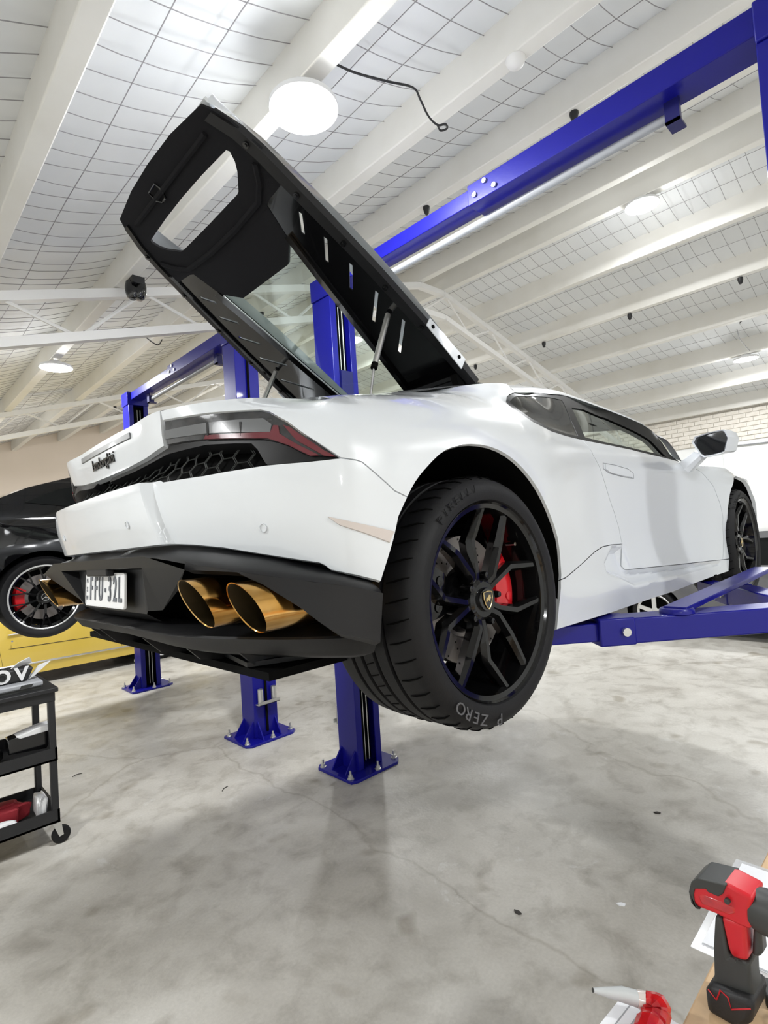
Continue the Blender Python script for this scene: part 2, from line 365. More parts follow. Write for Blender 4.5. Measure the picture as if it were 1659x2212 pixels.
# ================================================================== LIFTS
def lift(name, xr, yin_a, yin_b, label, cross=True, arms=()):
    cy = (yin_a+yin_b)/2; t = thing(name, label, 'car lift', (xr+.115, cy, 0), group='blue two post lifts')
    H = 3.46; D = .21; Wd = .23
    for yi, sg in ((yin_a-cy, -1), (yin_b-cy, 1)):      # sg: direction from inner face outwards
        x0, x1 = -Wd/2, Wd/2; yo = yi+sg*D; tk = .008; fl_ = .055
        prof = [(x0, yi), (x0+fl_, yi), (x0+fl_, yi+sg*.012), (x0+tk, yi+sg*.012), (x0+tk, yo-sg*tk), (x1-tk, yo-sg*tk), (x1-tk, yi+sg*.012), (x1-fl_, yi+sg*.012), (x1-fl_, yi), (x1, yi), (x1, yo), (x0, yo)]
        c = MB().prism([(a, b, .02) for a, b in prof], (0, 0, H-.02)).build('column', 'blue_paint', t, bevel=.004)
        MB().box((x0+.02, min(yi+sg*.10, yi+sg*.108), .03), (x1-.02, max(yi+sg*.10, yi+sg*.108), H)).build('column_shade', 'dark', c)  # dark sheet standing in for shade deep inside the channel
        p = [(x0-.14, yi-sg*.08), (x0-.09, yi-sg*.10), (x1+.06, yi-sg*.10), (x1+.12, yi-sg*.05), (x1+.12, yo+sg*.08), (x1+.07, yo+sg*.12), (x0-.10, yo+sg*.12), (x0-.14, yo+sg*.08)]
        MB().prism([(a, b, 0) for a, b in p], (0, 0, .02)).build('base_plate', 'blue_paint', c, bevel=.003)
        for gx, gy in ((x0-.10, yo-sg*.03), (x0-.10, yi+sg*.03)):
            MB().prism([(x0, gy-.005, .02), (x0-.10, gy-.005, .02), (x0, gy-.005, .16)], (0, .01, 0)).build('gusset', 'blue_paint', c)
        for gx in (x0+.03, x1-.03):
            MB().prism([(gx-.005, yo, .02), (gx-.005, yo+sg*.09, .02), (gx-.005, yo, .16)], (.01, 0, 0)).build('gusset', 'blue_paint', c)
        for bx, by in ((x0-.11, yi-sg*.04), (x0-.11, yo+sg*.06), (x1+.09, yo+sg*.05), (x1+.09, yi-sg*.03), (0, yi-sg*.075), (0, yo+sg*.09)):
            MB().lathe([(0, .075), (.008, .075), (.008, .045), (.017, .045), (.017, .028), (.024, .026), (.024, .02)], 8, (bx, by, 0)).build('anchor_bolt', 'zinc', c)
        for cxo, rr, m in ((.035, .006, 'zinc'), (-.035, .018, 'dark'), (.0, .004, 'zinc')):
            MB().tube([(cxo, yi+sg*.05, .05), (cxo, yi+sg*.05, H-.05)], rr, 6).build('lift_cable', m, c)
        MB().box((x0+.06, min(yi-sg*.012, yi+sg*.09), H-.95), (x1-.06, max(yi-sg*.012, yi+sg*.09), H-.55)).build('pulley_guard', 'blue_dark', c)
        # rack with two silver adapters on the outer face
        m = MB().box((-.10, min(yo, yo+sg*.07), .30), (.10, max(yo, yo+sg*.07), .305)); m.box((-.10, min(yo+sg*.065, yo+sg*.07), .30), (.10, max(yo+sg*.065, yo+sg*.07), .33)); m.build('adapter_rack', 'zinc', c)
        for ax in (-.065, .065): MB().lathe([(0, .30), (.024, .30), (.024, .43), (.018, .43), (.018, .31)], 12, (ax, yo+sg*.035, 0)).build('lift_adapter', 'zinc', c, smooth=40)
        MB().tube([(.0, yo+sg*.012, .06), (.0, yo+sg*.012, H)], .011, 6).build('hose', 'dark', c)
        MB().box((x0-.012, min(yi, yo), H), (x1+.012, max(yi, yo), H+.16)).build('column_head', 'blue_paint', c, bevel=.006)
        # carriage
    if cross:
        ya, yb = yin_a-cy-.1, yin_b-cy+.1; z0 = 3.52
        m = MB(); m.box((-.085, ya, z0), (.05, yb, z0+.09)); bo = m.build('overhead_beam', 'blue_paint', t, bevel=.004)
        yj = ya+(yb-ya)*.52
        m = MB(); m.box((-.097, ya, z0-.012), (.062, yj, z0+.105)); m.build('beam_sleeve', 'blue_paint', bo, bevel=.004)
        for bx, bz, by in ((-.100, z0+.03, yj-.05), (-.100, z0+.075, yj-.12), (-.100, z0+.02, yj-.18)):
            MB().lathe([(0, -.008), (.014, -.008), (.014, .003)], 8, (bx, by, bz), 'x').build('beam_bolt', 'zinc', bo)
        MB().tube([(.03, ya+.42, z0-.055), (.03, yb-.45, z0-.055)], .022, 10).build('shutoff_bar', 'grey_plastic', bo, smooth=60)
        for yy in (ya+.43, yb-.46):
            q = MB().box((-.015, yy-.03, z0-.11), (.075, yy+.03, z0-.10)); q.box((-.015, yy-.03, z0-.11), (-.005, yy+.03, z0)); q.box((.0, yy-.02, z0-.10), (.05, yy+.02, z0-.02)); q.build('switch_bracket', 'blue_dark', bo)
    return t
L1 = lift('two_post_lift', 1.262, -1.445, 1.186, 'blue two post lift carrying the white sports car')
L2 = lift('two_post_lift', 1.13, 2.58, 4.985, 'blue two post lift carrying the black car')
def arm(root, a, b, w, h, inner=None, pad=None, nm='lift_arm'):
    o = root.location; q = lambda p: (p[0]-o[0], p[1]-o[1], p[2]-o[2])
    r = MB().bar(q(a), q(b), w, h).build(nm, 'blue_paint', root, bevel=.006)
    if inner: MB().bar(q(b), q(inner), w*.75, h*.72).build('arm_extension', 'blue_paint', r, bevel=.005)
    d = (Vector(b)-Vector(a)).normalized(); e = Vector(b)-d*.09; nrm = Vector((d.y, -d.x, 0))
    MB().bar(q(Vector(b)-d*.13), q(Vector(b)+d*.005), w*1.06, h*1.08).build('arm_collar', 'blue_paint', r, bevel=.006)
    for sgn in (-1, 1):
        c = e+nrm*sgn*(w/2+.006); MB().tube([q(c-nrm*sgn*.01), q(c+nrm*sgn*.01)], .016, 8).build('stop_bolt', 'zinc', r)
    if pad:
        MB().lathe([(0, .0), (.055, 0), (.055, .018), (.03, .022), (.03, -.05)], 16, q(pad)).build('lift_pad', 'dark', r, smooth=40)
    return r
# arms under the sports car; near side then far side
arm(L1, (1.33, -1.415, 1.285), (.72, -.885, 1.285), .115, .092, (.53, -.735, 1.287), (.56, -.76, 1.335))
arm(L1, (1.42, -1.415, 1.285), (1.93, -1.02, 1.285), .115, .092, (2.12, -.87, 1.287), (2.1, -.88, 1.335))
arm(L1, (1.33, 1.15, 1.285), (.75, .80, 1.285), .115, .092, (.55, .69, 1.287), (.58, .70, 1.335))
arm(L1, (1.42, 1.15, 1.285), (1.93, .85, 1.285), .115, .092, (2.12, .74, 1.287), (2.1, .75, 1.335))
lo_ = L1.location
MB().bar((.93-lo_.x, -1.10-lo_.y, 1.345), (2.0-lo_.x, -1.17-lo_.y, 1.395), .085, .02).build('arm_strap', 'blue_paint', L1, bevel=.004)
MB().lathe([(0, .018), (.055, .018), (.06, .01), (.06, 0)], 20, (.95-lo_.x, -1.10-lo_.y, 1.331)).build('strap_boss', 'blue_paint', L1, smooth=40)
for s_, yi in ((-1, -1.445), (1, 1.186)):
    MB().box((-.10, yi-lo_.y-s_*.03-.02, 1.2), (.10, yi-lo_.y-s_*.03+.02, 1.9)).build('carriage', 'blue_paint', L1, bevel=.006)
lo2 = L2.location
for s_, yi in ((-1, 2.58), (1, 4.985)):
    MB().box((-.10, yi-lo2.y-s_*.03-.02, 1.05), (.10, yi-lo2.y-s_*.03+.02, 1.6)).build('carriage', 'blue_paint', L2, bevel=.006)
for (a, b, c) in (((1.18, 2.62, 1.13), (.55, 3.15, 1.13), (.35, 3.3, 1.13)), ((1.3, 2.62, 1.13), (1.9, 3.15, 1.13), (2.1, 3.3, 1.13)), ((1.18, 4.95, 1.13), (.55, 4.7, 1.13), (.35, 4.65, 1.13)), ((1.3, 4.95, 1.13), (1.9, 4.7, 1.13), (2.1, 4.65, 1.13))):
    arm(L2, a, b, .11, .09, c, (c[0], c[1], 1.185))
# ================================================================== THE WHITE SPORTS CAR
# car frame: x forward from the rear axle, y to the car's left, z up (world height); the raised car leans about one degree
CB = Vector((1.3, 0, 1.2)); PIV = Vector((0, -.95, 1.5)); LEAN = R(-1.03)
car = thing('sports_car', 'white low sports car raised on blue lift with engine cover open', 'car')
car.matrix_world = Matrix.Translation(PIV) @ Matrix.Rotation(LEAN, 4, 'X') @ Matrix.Translation(-PIV) @ Matrix.Translation(CB)
_Mi = np.array(Matrix.Rotation(-LEAN, 3, 'X')); _pv = np.array(PIV)
CC = _Mi @ (CAM-_pv)+_pv
def cray(x, y): return _Mi @ ray(x, y)
def cat_(x, y, X=None, Y=None, Z=None):
    d = cray(x, y); i, v = (0, X) if X is not None else (1, Y) if Y is not None else (2, Z)
    return CC+(v-CC[i])/d[i]*d
OUT = [(-.715, 0), (-.71, -.25), (-.69, -.46), (-.61, -.70), (-.53, -.85), (-.47, -.92), (-.38, -.952), (-.2, -.962), (0, -.965), (.3, -.958), (.8, -.935), (1.4, -.925), (2.0, -.952), (2.62, -.985), (3.0, -.96), (3.3, -.84), (3.5, -.6), (3.62, -.3), (3.65, 0)]
PRO = [[(1.45, .03), (1.60, .045), (1.71, .035), (1.79, .012), (1.875, .008), (1.955, .055), (2.0, .045), (2.06, .042)],
       [(1.45, .03), (1.60, .045), (1.71, .035), (1.79, .012), (1.875, .008), (1.955, .055), (2.0, .045), (2.06, .04)],
       [(1.45, .02), (1.60, .04), (1.71, .03), (1.79, .010), (1.875, .006), (1.955, .045), (2.0, .035), (2.055, .025)],
       [(1.45, .02), (1.66, .025), (1.78, .005), (1.875, .003), (1.93, .02), (1.99, .032), (2.03, .05), (2.055, .085)],
       [(1.45, .02), (1.63, .02), (1.75, .003), (1.87, .004), (1.95, .025), (2.0, .06), (2.03, .11), (2.05, .18)],
       [(1.45, .02), (1.6, .015), (1.75, 0), (1.87, .006), (1.95, .03), (2.0, .075), (2.04, .14), (2.06, .21)],
       [(1.45, .02), (1.6, .005), (1.75, 0), (1.85, .004), (1.92, .02), (1.98, .055), (2.03, .12), (2.06, .18), (2.075, .25)],
       [(1.45, .02), (1.7, 0), (1.85, .002), (1.92, .012), (1.98, .04), (2.04, .10), (2.08, .18), (2.10, .27)],
       [(1.45, .02), (1.6, .005), (1.8, 0), (1.9, .003), (1.95, .014), (2.0, .037), (2.05, .08), (2.09, .14), (2.12, .21), (2.135, .29)],
       [(1.36, .02), (1.5, .015), (1.7, 0), (1.85, 0), (1.95, .02), (2.0, .045), (2.05, .085), (2.1, .14), (2.15, .20), (2.19, .26), (2.21, .30)],
       [(1.36, .012), (1.45, .015), (1.5, .03), (1.6, .045), (1.75, .05), (1.85, .045), (1.92, .047), (1.98, .065), (2.02, .095), (2.1, .15), (2.2, .225), (2.25, .27)],
       [(1.36, .022), (1.45, .02), (1.5, .04), (1.6, .06), (1.75, .065), (1.85, .06), (1.92, .055), (1.97, .07), (2.01, .10), (2.1, .165), (2.2, .24), (2.28, .305)],
       [(1.36, .03), (1.45, .03), (1.5, .04), (1.6, .055), (1.75, .05), (1.85, .045), (1.92, .06), (1.96, .085), (1.99, .12), (2.1, .20), (2.2, .28)],
       [(1.36, .03), (1.5, .015), (1.65, 0), (1.8, 0), (1.88, .02), (1.93, .06), (1.96, .12), (1.975, .20)],
       [(1.36, .04), (1.5, .02), (1.65, 0), (1.78, .01), (1.85, .04), (1.9, .10), (1.92, .20)],
       [(1.36, .06), (1.5, .02), (1.65, .01), (1.75, .04), (1.82, .10), (1.85, .20)],
       [(1.33, .05), (1.45, 0), (1.58, .02), (1.68, .08), (1.74, .20)],
       [(1.33, .05), (1.45, 0), (1.58, .02), (1.68, .08), (1.74, .20)],
       [(1.33, .05), (1.45, 0), (1.58, .02), (1.68, .08), (1.74, .20)]]
def herm(xs, ys, x):
    xs, ys = np.array(xs, float), np.array(ys, float); h = np.diff(xs); dl = np.diff(ys)/h; m = np.empty(len(xs))
    m[0], m[-1] = dl[0], dl[-1]; m[1:-1] = (dl[:-1]*h[1:]+dl[1:]*h[:-1])/(h[1:]+h[:-1])
    i = np.clip(np.searchsorted(xs, x)-1, 0, len(h)-1); t = (x-xs[i])/h[i]; tc = np.clip(t, 0, 1)
    v = (2*tc**3-3*tc**2+1)*ys[i]+(tc**3-2*tc**2+tc)*h[i]*m[i]+(-2*tc**3+3*tc**2)*ys[i+1]+(tc**3-tc**2)*h[i]*m[i+1]
    return v+np.where(t < 0, t*h[i]*m[0], 0)+np.where(t > 1, (t-1)*h[i]*m[-1], 0)
_full = [(x, -y) for x, y in OUT[:0:-1]]+OUT
_k = np.arange(len(_full)); _kk = np.linspace(0, len(_full)-1, 3601)
_d0 = np.r_[0, np.cumsum(np.hypot(*np.diff(np.array(_full), axis=0).T))]
_u = np.linspace(0, _d0[-1], 3601)
_ox, _oy = herm(_d0, [p[0] for p in _full], _u), herm(_d0, [p[1] for p in _full], _u)
_s = np.r_[0, np.cumsum(np.hypot(np.diff(_ox), np.diff(_oy)))]; _s -= _s[1800]
_tx, _ty = np.gradient(_ox, _s), np.gradient(_oy, _s); _l = np.hypot(_tx, _ty); _nx, _ny = _ty/_l, -_tx/_l      # outward normal
if (_nx[1800] > 0): _nx, _ny = -_nx, -_ny
NODE_S = np.interp(_d0[len(OUT)-1:], _u, _s)
_sg = np.linspace(0, NODE_S[-1], 700); _zg = np.linspace(1.25, 2.45, 481)
_prof = np.array([herm([p[0] for p in pr], [p[1] for p in pr], _zg) for pr in PRO])
DT = np.array([herm(NODE_S, _prof[:, j], _sg) for j in range(len(_zg))]).T
SCOOP = None
def poly_sd(P, s, z):      # signed distance (inside positive) to polygon P in (s,z)
    P = np.array(P); A, B = P, np.roll(P, -1, 0); best = np.full(np.shape(s), 9.0); ins = np.zeros(np.shape(s), bool)
    for a, b in zip(A, B):
        e = b-a; t = np.clip(((s-a[0])*e[0]+(z-a[1])*e[1])/(e@e+1e-12), 0, 1)
        best = np.minimum(best, np.hypot(s-a[0]-t*e[0], z-a[1]-t*e[1]))
        c = (a[1] > z) != (b[1] > z); ins ^= c & (s < (b[0]-a[0])*(z-a[1])/((b[1]-a[1]) if abs(b[1]-a[1]) > 1e-12 else 1e-12)+a[0])
    return np.where(ins, best, -best)
def sst(x): x = np.clip(x, 0, 1); return x*x*(3-2*x)
def D(s, z, extra=True):
    s, z = np.asarray(s, float), np.asarray(z, float); a = np.clip(np.abs(s), 0, _sg[-1]-1e-6)
    fi = a/(_sg[1]-_sg[0]); zi = np.clip((z-_zg[0])/(_zg[1]-_zg[0]), 0, len(_zg)-1.001); i, j = fi.astype(int), zi.astype(int); u, v = fi-i, zi-j
    i2 = np.minimum(i+1, len(_sg)-1)
    d = DT[i, j]*(1-u)*(1-v)+DT[i2, j]*u*(1-v)+DT[i, j+1]*(1-u)*v+DT[i2, j+1]*u*v
    if extra:
        e = .435+(1.88-z)*.28
        d = d-.026*sst((e-np.abs(s))/.020)*sst((1.9-z)/.02)*sst((z-1.66)/.02)        # raised centre of the rear bumper
        if SCOOP is not None: d = d+.035*sst(poly_sd(SCOOP, np.abs(s), z)/.035)
    return d
def B3(s, z, off=0.0, extra=True):
    s = np.asarray(s, float); z = np.asarray(z, float); d = D(s, z, extra)+(off(s) if callable(off) else off)
    return np.stack([np.interp(s, _s, _ox)-np.interp(s, _s, _nx)*d, np.interp(s, _s, _oy)-np.interp(s, _s, _ny)*d, z], -1)
_h = slice(1500, 3601, 2)
def hit(px, py, off=0.0):       # pixel -> (s,z) on the right side / rear of the body
    d = cray(px, py); t = np.linspace(.3, 6.5, 900)
    for it in range(3):
        P = CC+t[:, None]*d; q = (P[:, None, 0]-_ox[None, _h])**2+(P[:, None, 1]-_oy[None, _h])**2; k = q.argmin(1)*2+1500
        dact = -((P[:, 0]-_ox[k])*_nx[k]+(P[:, 1]-_oy[k])*_ny[k]); F = dact-(D(_s[k], P[:, 2], False)+(off(_s[k]) if callable(off) else off))
        c = np.where((F[:-1] < 0) & (F[1:] >= 0))[0]
        if len(c) == 0: i = F.argmax()
        else: i = c[0]
        w = t[1]-t[0]
        if it < 2: t = np.linspace(max(t[i]-w, .01), t[i]+2*w, 40)
    if len(c): f = -F[i]/(F[i+1]-F[i]); return (_s[k[i]]*(1-f)+_s[k[i+1]]*f, P[i, 2]*(1-f)+P[i+1, 2]*f)
    return (_s[k[i]], P[i, 2])
def H(*pts, off=0.0): return [hit(x, y, off) for x, y in pts]
def SX(x, z):                  # explicit point: x station on the right flank
    i = np.arange(1950, 3601); return (float(np.interp(x, _ox[i], _s[i])), z)
def dense(poly, step=.012):
    out = []
    for a, b in zip(poly, poly[1:]+poly[:1]):
        n = max(1, int(math.hypot(b[0]-a[0], b[1]-a[1])/step)); out += [(a[0]+(b[0]-a[0])*k/n, a[1]+(b[1]-a[1])*k/n) for k in range(n)]
    return out
def round_line(pts, n=4): return [tuple(p) for p in smooth_path(pts, n)]
def inset(poly, g):
    P = np.array(poly); A = .5*np.sum(P[:, 0]*np.roll(P[:, 1], -1)-np.roll(P[:, 0], -1)*P[:, 1]); sg = 1 if A > 0 else -1
    t = np.roll(P, -1, 0)-np.roll(P, 1, 0); t /= np.linalg.norm(t, axis=1)[:, None]+1e-9
    return [tuple(p) for p in P+sg*g*np.stack([-t[:, 1], t[:, 0]], 1)]
def panel(poly, gap=.0016, step=(.022, .014), off=0.0, depth=.02, holes=(), bstep=.012, extra=True):
    """skin patch of the body surface inside a polygon in (s,z), with a turned-in rim"""
    bd = inset(dense(poly, bstep), gap); loops = [bd]+[dense(h, bstep) for h in holes]
    vs, es = [], []
    for L in loops:
        k = len(vs); vs += L; es += [(k+i, k+(i+1) % len(L)) for i in range(len(L))]
    nb = len(vs); P = np.array(bd); (s0, z0), (s1, z1) = P.min(0), P.max(0)
    gs, gz = np.meshgrid(np.arange(s0, s1, step[0]), np.arange(z0, z1, step[1])); gs = gs+(np.arange(gs.shape[0]) % 2)[:, None]*step[0]/2
    gs, gz = gs.ravel(), gz.ravel(); ok = poly_sd(bd, gs, gz) > step[1]*.45
    for h in loops[1:]: ok &= poly_sd(h, gs, gz) < -step[1]*.45
    vs = vs+list(zip(gs[ok].tolist(), gz[ok].tolist()))
    v2, e2, f2, *_r = delaunay_2d_cdt([Vector(p) for p in vs], es, [], 0, 1e-6)
    v2 = np.array([tuple(p) for p in v2]); tri = [tuple(f) for f in f2]
    cen = np.array([v2[list(f)].mean(0) for f in tri]); keep = poly_sd(bd, cen[:, 0], cen[:, 1]) > 0
    for h in loops[1:]: keep &= poly_sd(h, cen[:, 0], cen[:, 1]) < 0
    mb = MB(); P3 = B3(v2[:, 0], v2[:, 1], off, extra); fs = [f for f, k in zip(tri, keep) if k]
    # s grows to the right-hand flank: orient outwards
    f0 = fs[0]; n = np.cross(P3[f0[1]]-P3[f0[0]], P3[f0[2]]-P3[f0[0]]); sm = v2[list(f0), 0].mean()
    o_ = np.array([np.interp(sm, _s, _nx), np.interp(sm, _s, _ny), .15])
    if n @ o_ < 0: fs = [f[::-1] for f in fs]
    mb.add(P3, fs)
    if depth:
        for L in loops:
            L = np.array(L); a = B3(L[:, 0], L[:, 1], off, extra); nn = np.stack([np.interp(L[:, 0], _s, _nx), np.interp(L[:, 0], _s, _ny), 0*L[:, 0]+.4], 1); nn /= np.linalg.norm(nn, axis=1)[:, None]
            b = a-nn*depth; n_ = len(L)
            mb.add(list(a)+list(b), [(i, (i+1) % n_, n_+(i+1) % n_, n_+i) for i in range(n_)])
    return mb
def cpart(mb, name, m, parent=None, smooth=40, **k):
    p = parent or car
    return mb.build(name, m, p, smooth=smooth, off=CB, **k)
def both(mb, name, m, parent=None, smooth=40, **k):
    return cpart(mb, name, m, parent, smooth, **k), cpart(mb.mirror(), name, m, parent, smooth, **k)
# ---- feature lines read off the photograph, laid on the body surface
L_ARCH = round_line(H((879, 1074), (900, 1041), (923, 1008), (965, 973), (1018, 960), (1077, 973), (1130, 1013), (1172, 1077), (1204, 1161), (1212, 1230), (1212, 1252)), 3)
L_ARCHR = H((824, 1256), (836, 1210), (849, 1166), (861, 1116), (879, 1074))
L_SEAM = H((733, 989), (755, 991), (772, 994), (780, 998), (853, 1060), (879, 1074))
L_TAILTOP = H((350, 909), (400, 900), (450, 893), (510, 888), (560, 886), (580, 890), (620, 912), (660, 938), (700, 965), (733, 989))
L_DOORR = H((1259, 950), (1268, 962), (1281, 984), (1310, 1055), (1328, 1110), (1337, 1140), (1344, 1175))
L_SCULPT = H((1212, 1252), (1222, 1248), (1260, 1215), (1285, 1192), (1302, 1181), (1320, 1177), (1344, 1175))
L_WINLOW = H((1093, 869), (1110, 884), (1151, 911), (1190, 931), (1225, 942), (1259, 950))
L_WINLOW2 = H((1259, 950), (1310, 960), (1363, 971), (1420, 985), (1474, 999))
L_WINTOP = H((1093, 869), (1095, 858), (1102, 851), (1115, 848), (1151, 848), (1190, 851), (1230, 857), (1310, 885), (1389, 917), (1437, 939))
L_DOORB = H((1344, 1175), (1350, 1202), (1356, 1222), (1362, 1230), (1375, 1229), (1460, 1220), (1561, 1209))
L_DOORF = H((1561, 1209), (1563, 1165), (1562, 1118), (1555, 1087), (1549, 1070), (1541, 1050), (1520, 1025), (1490, 1005))
L_SILLB = H((1203, 1360), (1310, 1327), (1453, 1279), (1573, 1234))
L_FARCH = round_line(H((1575, 1207), (1573, 1160), (1573, 1098), (1580, 1055), (1598, 1024), (1618, 1038), (1634, 1085)), 3)
print('ARCH', np.round(L_ARCH[0], 3), 'FARCH', np.round(L_FARCH[0], 3), np.round(L_FARCH[-1], 3), 'WT', np.round(L_WINTOP[-1], 3))
SCOOP = H((1346, 1178), (1322, 1180), (1306, 1215), (1312, 1240), (1373, 1268), (1480, 1243), (1555, 1222), (1561, 1212), (1400, 1222), (1362, 1224))
# ---- quarter panel (one each side)
crown = [SX(.62, 2.255), SX(.45, 2.225), SX(.3, 2.20), SX(.15, 2.168), SX(0, 2.137), SX(-.1, 2.118), SX(-.2, 2.10), SX(-.38, 2.078)]
sN = NODE_S
top_tail = [(sN[5], 2.063), (sN[4], 2.055), (sN[3], 2.058), (.5*(sN[2]+sN[3]), 2.058), (hit(345, 884)[0], 2.058)]
q_poly = L_TAILTOP + L_SEAM[1:] + L_ARCH[1:] + L_SCULPT[1:] + L_DOORR[::-1][1:] + L_WINLOW[::-1][1:] + L_WINTOP[1:4] + crown + top_tail
both(panel(q_poly, step=(.022, .009), depth=.010), 'quarter_panel', 'white_paint')
# ---- deck strip between the crown line and the engine bay
rows = []
cl = [B3(*SX(.62, 2.255)), B3(*SX(.3, 2.20)), B3(*SX(0, 2.137)), B3(*SX(-.2, 2.10)), B3(*SX(-.38, 2.078)), B3(sN[4], 2.055), B3(sN[3], 2.058), B3(hit(345, 884)[0], 2.058), B3(0.0, 2.06)]
ins = [(.62, -.47, 2.285), (.3, -.47, 2.22), (.0, -.47, 2.165), (-.2, -.46, 2.125), (-.38, -.45, 2.095), (-.46, -.44, 2.08), (-.52, -.42, 2.07), (-.56, -.38, 2.068), (-.57, 0, 2.07)]
for k in range(6):
    t = k/5; rows.append([tuple(np.array(a)*(1-t)+np.array(b)*t+np.array([0, 0, .012*math.sin(math.pi*t)])) for a, b in zip(cl, ins)])
both(MB().grid([[r[i] for i in range(len(r))] for r in rows], flip=True), 'deck_panel', 'white_paint', smooth=60)
# ---- centre tail panel with the script badge and the high brake light
tp = [(s_, z_) for s_, z_ in H((346, 884), (350, 909), (355, 963), (320, 976), (285, 989), (250, 1003), (215, 1021))]
tail_bot = [(hit(355, 964)[0], 1.972), (.3, 1.958), (.15, 1.95), (0, 1.948)]
tail_poly = [(tp[0][0], 2.06)]+tail_bot+[(-s_, z_) for s_, z_ in tail_bot[::-1][1:]]+[(-tp[0][0], 2.06), (0, 2.063)]
tail = cpart(panel(tail_poly, step=(.02, .009)), 'tail_panel', 'white_paint')
cpart(panel([(.24, 2.028), (.24, 2.044), (-.24, 2.044), (-.24, 2.028)], gap=0, off=-.004, depth=.006), 'high_brake_light', 'lens_grey', tail)
# script badge
tm = text_mb('Lamborghini', .046, .004, shear=.35, sx=.95, bold=.0006)
vv = []
for x, y, z in tm.v:
    s_, z_ = x-.02, 1.998+y
    p = B3(s_, z_, -.003-z*.8); vv.append(tuple(p))
tm.v = vv; tm.f = [q[::-1] for q in tm.f] if False else tm.f
cpart(tm, 'script_badge', 'gloss_black', tail, smooth=None)
# ---- rear bumper, one piece round the tail
rb = [(0, 1.712), (.25, 1.712)]+H((374, 1176), (420, 1178), (480, 1184), (600, 1203), (690, 1216), (700, 1222), (711, 1232), (770, 1243), (824, 1256))+L_ARCHR[1:]+L_SEAM[::-1][1:]+H((700, 993), (662, 997), (570, 1005), (500, 1016), (440, 1027), (380, 1036), (352, 1041))+[(.47, 1.876), (.25, 1.876), (0, 1.875)]
bump = cpart(panel(rb+[(-s_, z_) for s_, z_ in rb[::-1] if s_ > 0], step=(.006, .012), depth=.010), 'rear_bumper', 'white_paint')
# reflector strips and parking sensors
rf = H((706, 1116), (760, 1127), (810, 1139), (849, 1148), (842, 1171), (787, 1152), (735, 1134))
both(panel(rf, gap=0, off=-.004, depth=.006), 'side_reflector', 'lens_clear', bump)
def sensor(px, py, r=.0105):
    c = hit(px, py); m = MB(); ring = []
    for rr, of in ((r, -.0005), (r, -.003), (r*.86, -.0035), (r*.80, -.001), (r*.05, -.001)):
        ring.append([tuple(B3(c[0]+rr*math.cos(a)*.9, c[1]+rr*math.sin(a), of)) for a in np.linspace(0, 2*math.pi, 21)])
    m.grid(ring); return m
both(sensor(571, 1141), 'parking_sensor', 'white_paint', bump); both(sensor(297, 1134), 'parking_sensor', 'white_paint', bump)
# ---- tail lights
tl_low = H((733, 989), (712, 984), (690, 984), (668, 984), (651, 978), (620, 963), (595, 954), (556, 947), (500, 947), (440, 949), (390, 955), (356, 962))
for sgn in (1, -1):
    def mm(mb): return mb if sgn == 1 else mb.mirror()
    tl = cpart(mm(panel(L_TAILTOP+tl_low[1:], off=.006, gap=.002)), 'tail_light', 'lens_dark')
    cpart(mm(panel(H((353, 930), (440, 913), (520, 905), (565, 903), (585, 915), (585, 932), (520, 933), (440, 936), (356, 948)), gap=0, off=.003, depth=.003)), 'lens_segment', 'lens_grey', tl)
    cpart(mm(panel(H((440, 940), (520, 935), (585, 932), (588, 918), (600, 918), (602, 936), (640, 958), (690, 982), (668, 984), (620, 961), (575, 946), (500, 946), (440, 948)), gap=0, off=.0022, depth=.003)), 'lens_band', 'lens_red', tl)
    cpart(mm(panel(H((610, 917), (625, 922), (700, 972), (722, 985), (700, 984), (640, 950)), gap=0, off=.0022, depth=.003)), 'lens_corner', 'lens_red', tl)
    for px in (445, 515): cpart(mm(panel(H((px, 911), (px+4, 911), (px+5, 940), (px+1, 940)), gap=0, off=.0015, depth=.003)), 'lens_rib', 'lens_dark', tl)
# ---- grille: surround, recessed backing and honeycomb
gi = H((440, 960), (500, 957), (537, 957), (548, 970), (568, 1000))
su = tl_low[::-1]+H((700, 992), (662, 996), (600, 1002), (570, 1004))+[gi[4], gi[3], gi[2], gi[1], gi[0]]+[(.42, 1.952), (.2, 1.935), (0, 1.93)]+tail_bot[::-1]
gs_poly = su+[(-s_, z_) for s_, z_ in su[::-1] if s_ > 1e-6]
cpart(panel(gs_poly, gap=.001, off=.012, depth=.05, bstep=.015), 'grille_surround', 'satin_black')
back = [(0, 1.87), (.4, 1.87), (hit(570, 1006)[0]+.02, 1.868), (gi[2][0]+.02, gi[2][1]+.03), (.4, 1.965), (0, 1.955)]
cpart(panel(back+[(-s_, z_) for s_, z_ in back[::-1] if s_ > 0], gap=0, off=.085, depth=0), 'grille_backing', 'dark')
hc = MB(); a_, b_ = .030, .0175; smax = gi[4][0]; row = 0; z = 1.868
segs = set()
def hp(c, r): return (round(c, 4), round(r, 4))
for row in range(-1, 6):
    for k in range(-22, 23):
        cx, cz = k*1.5*a_*1.12, 1.876+row*2*b_+(b_ if k % 2 else 0)
        pts = [hp(cx+a_*math.cos(R(60*i))*1.0, cz+b_*1.155*math.sin(R(60*i))) for i in range(6)]
        for p, q in zip(pts, pts[1:]+pts[:1]):
            lim = lambda pt: abs(pt[0]) < smax-.02-(pt[1]-1.868)*.5 and 1.868 < pt[1] < 1.95
            if lim(p) and lim(q): segs.add((p, q) if p < q else (q, p))
for p, q in sorted(segs):
    hc.tube([B3(p[0], p[1], .045), B3(q[0], q[1], .045)], .0015, 4, cap=False)
cpart(hc, 'grille_honeycomb', 'tool_dark', smooth=None)
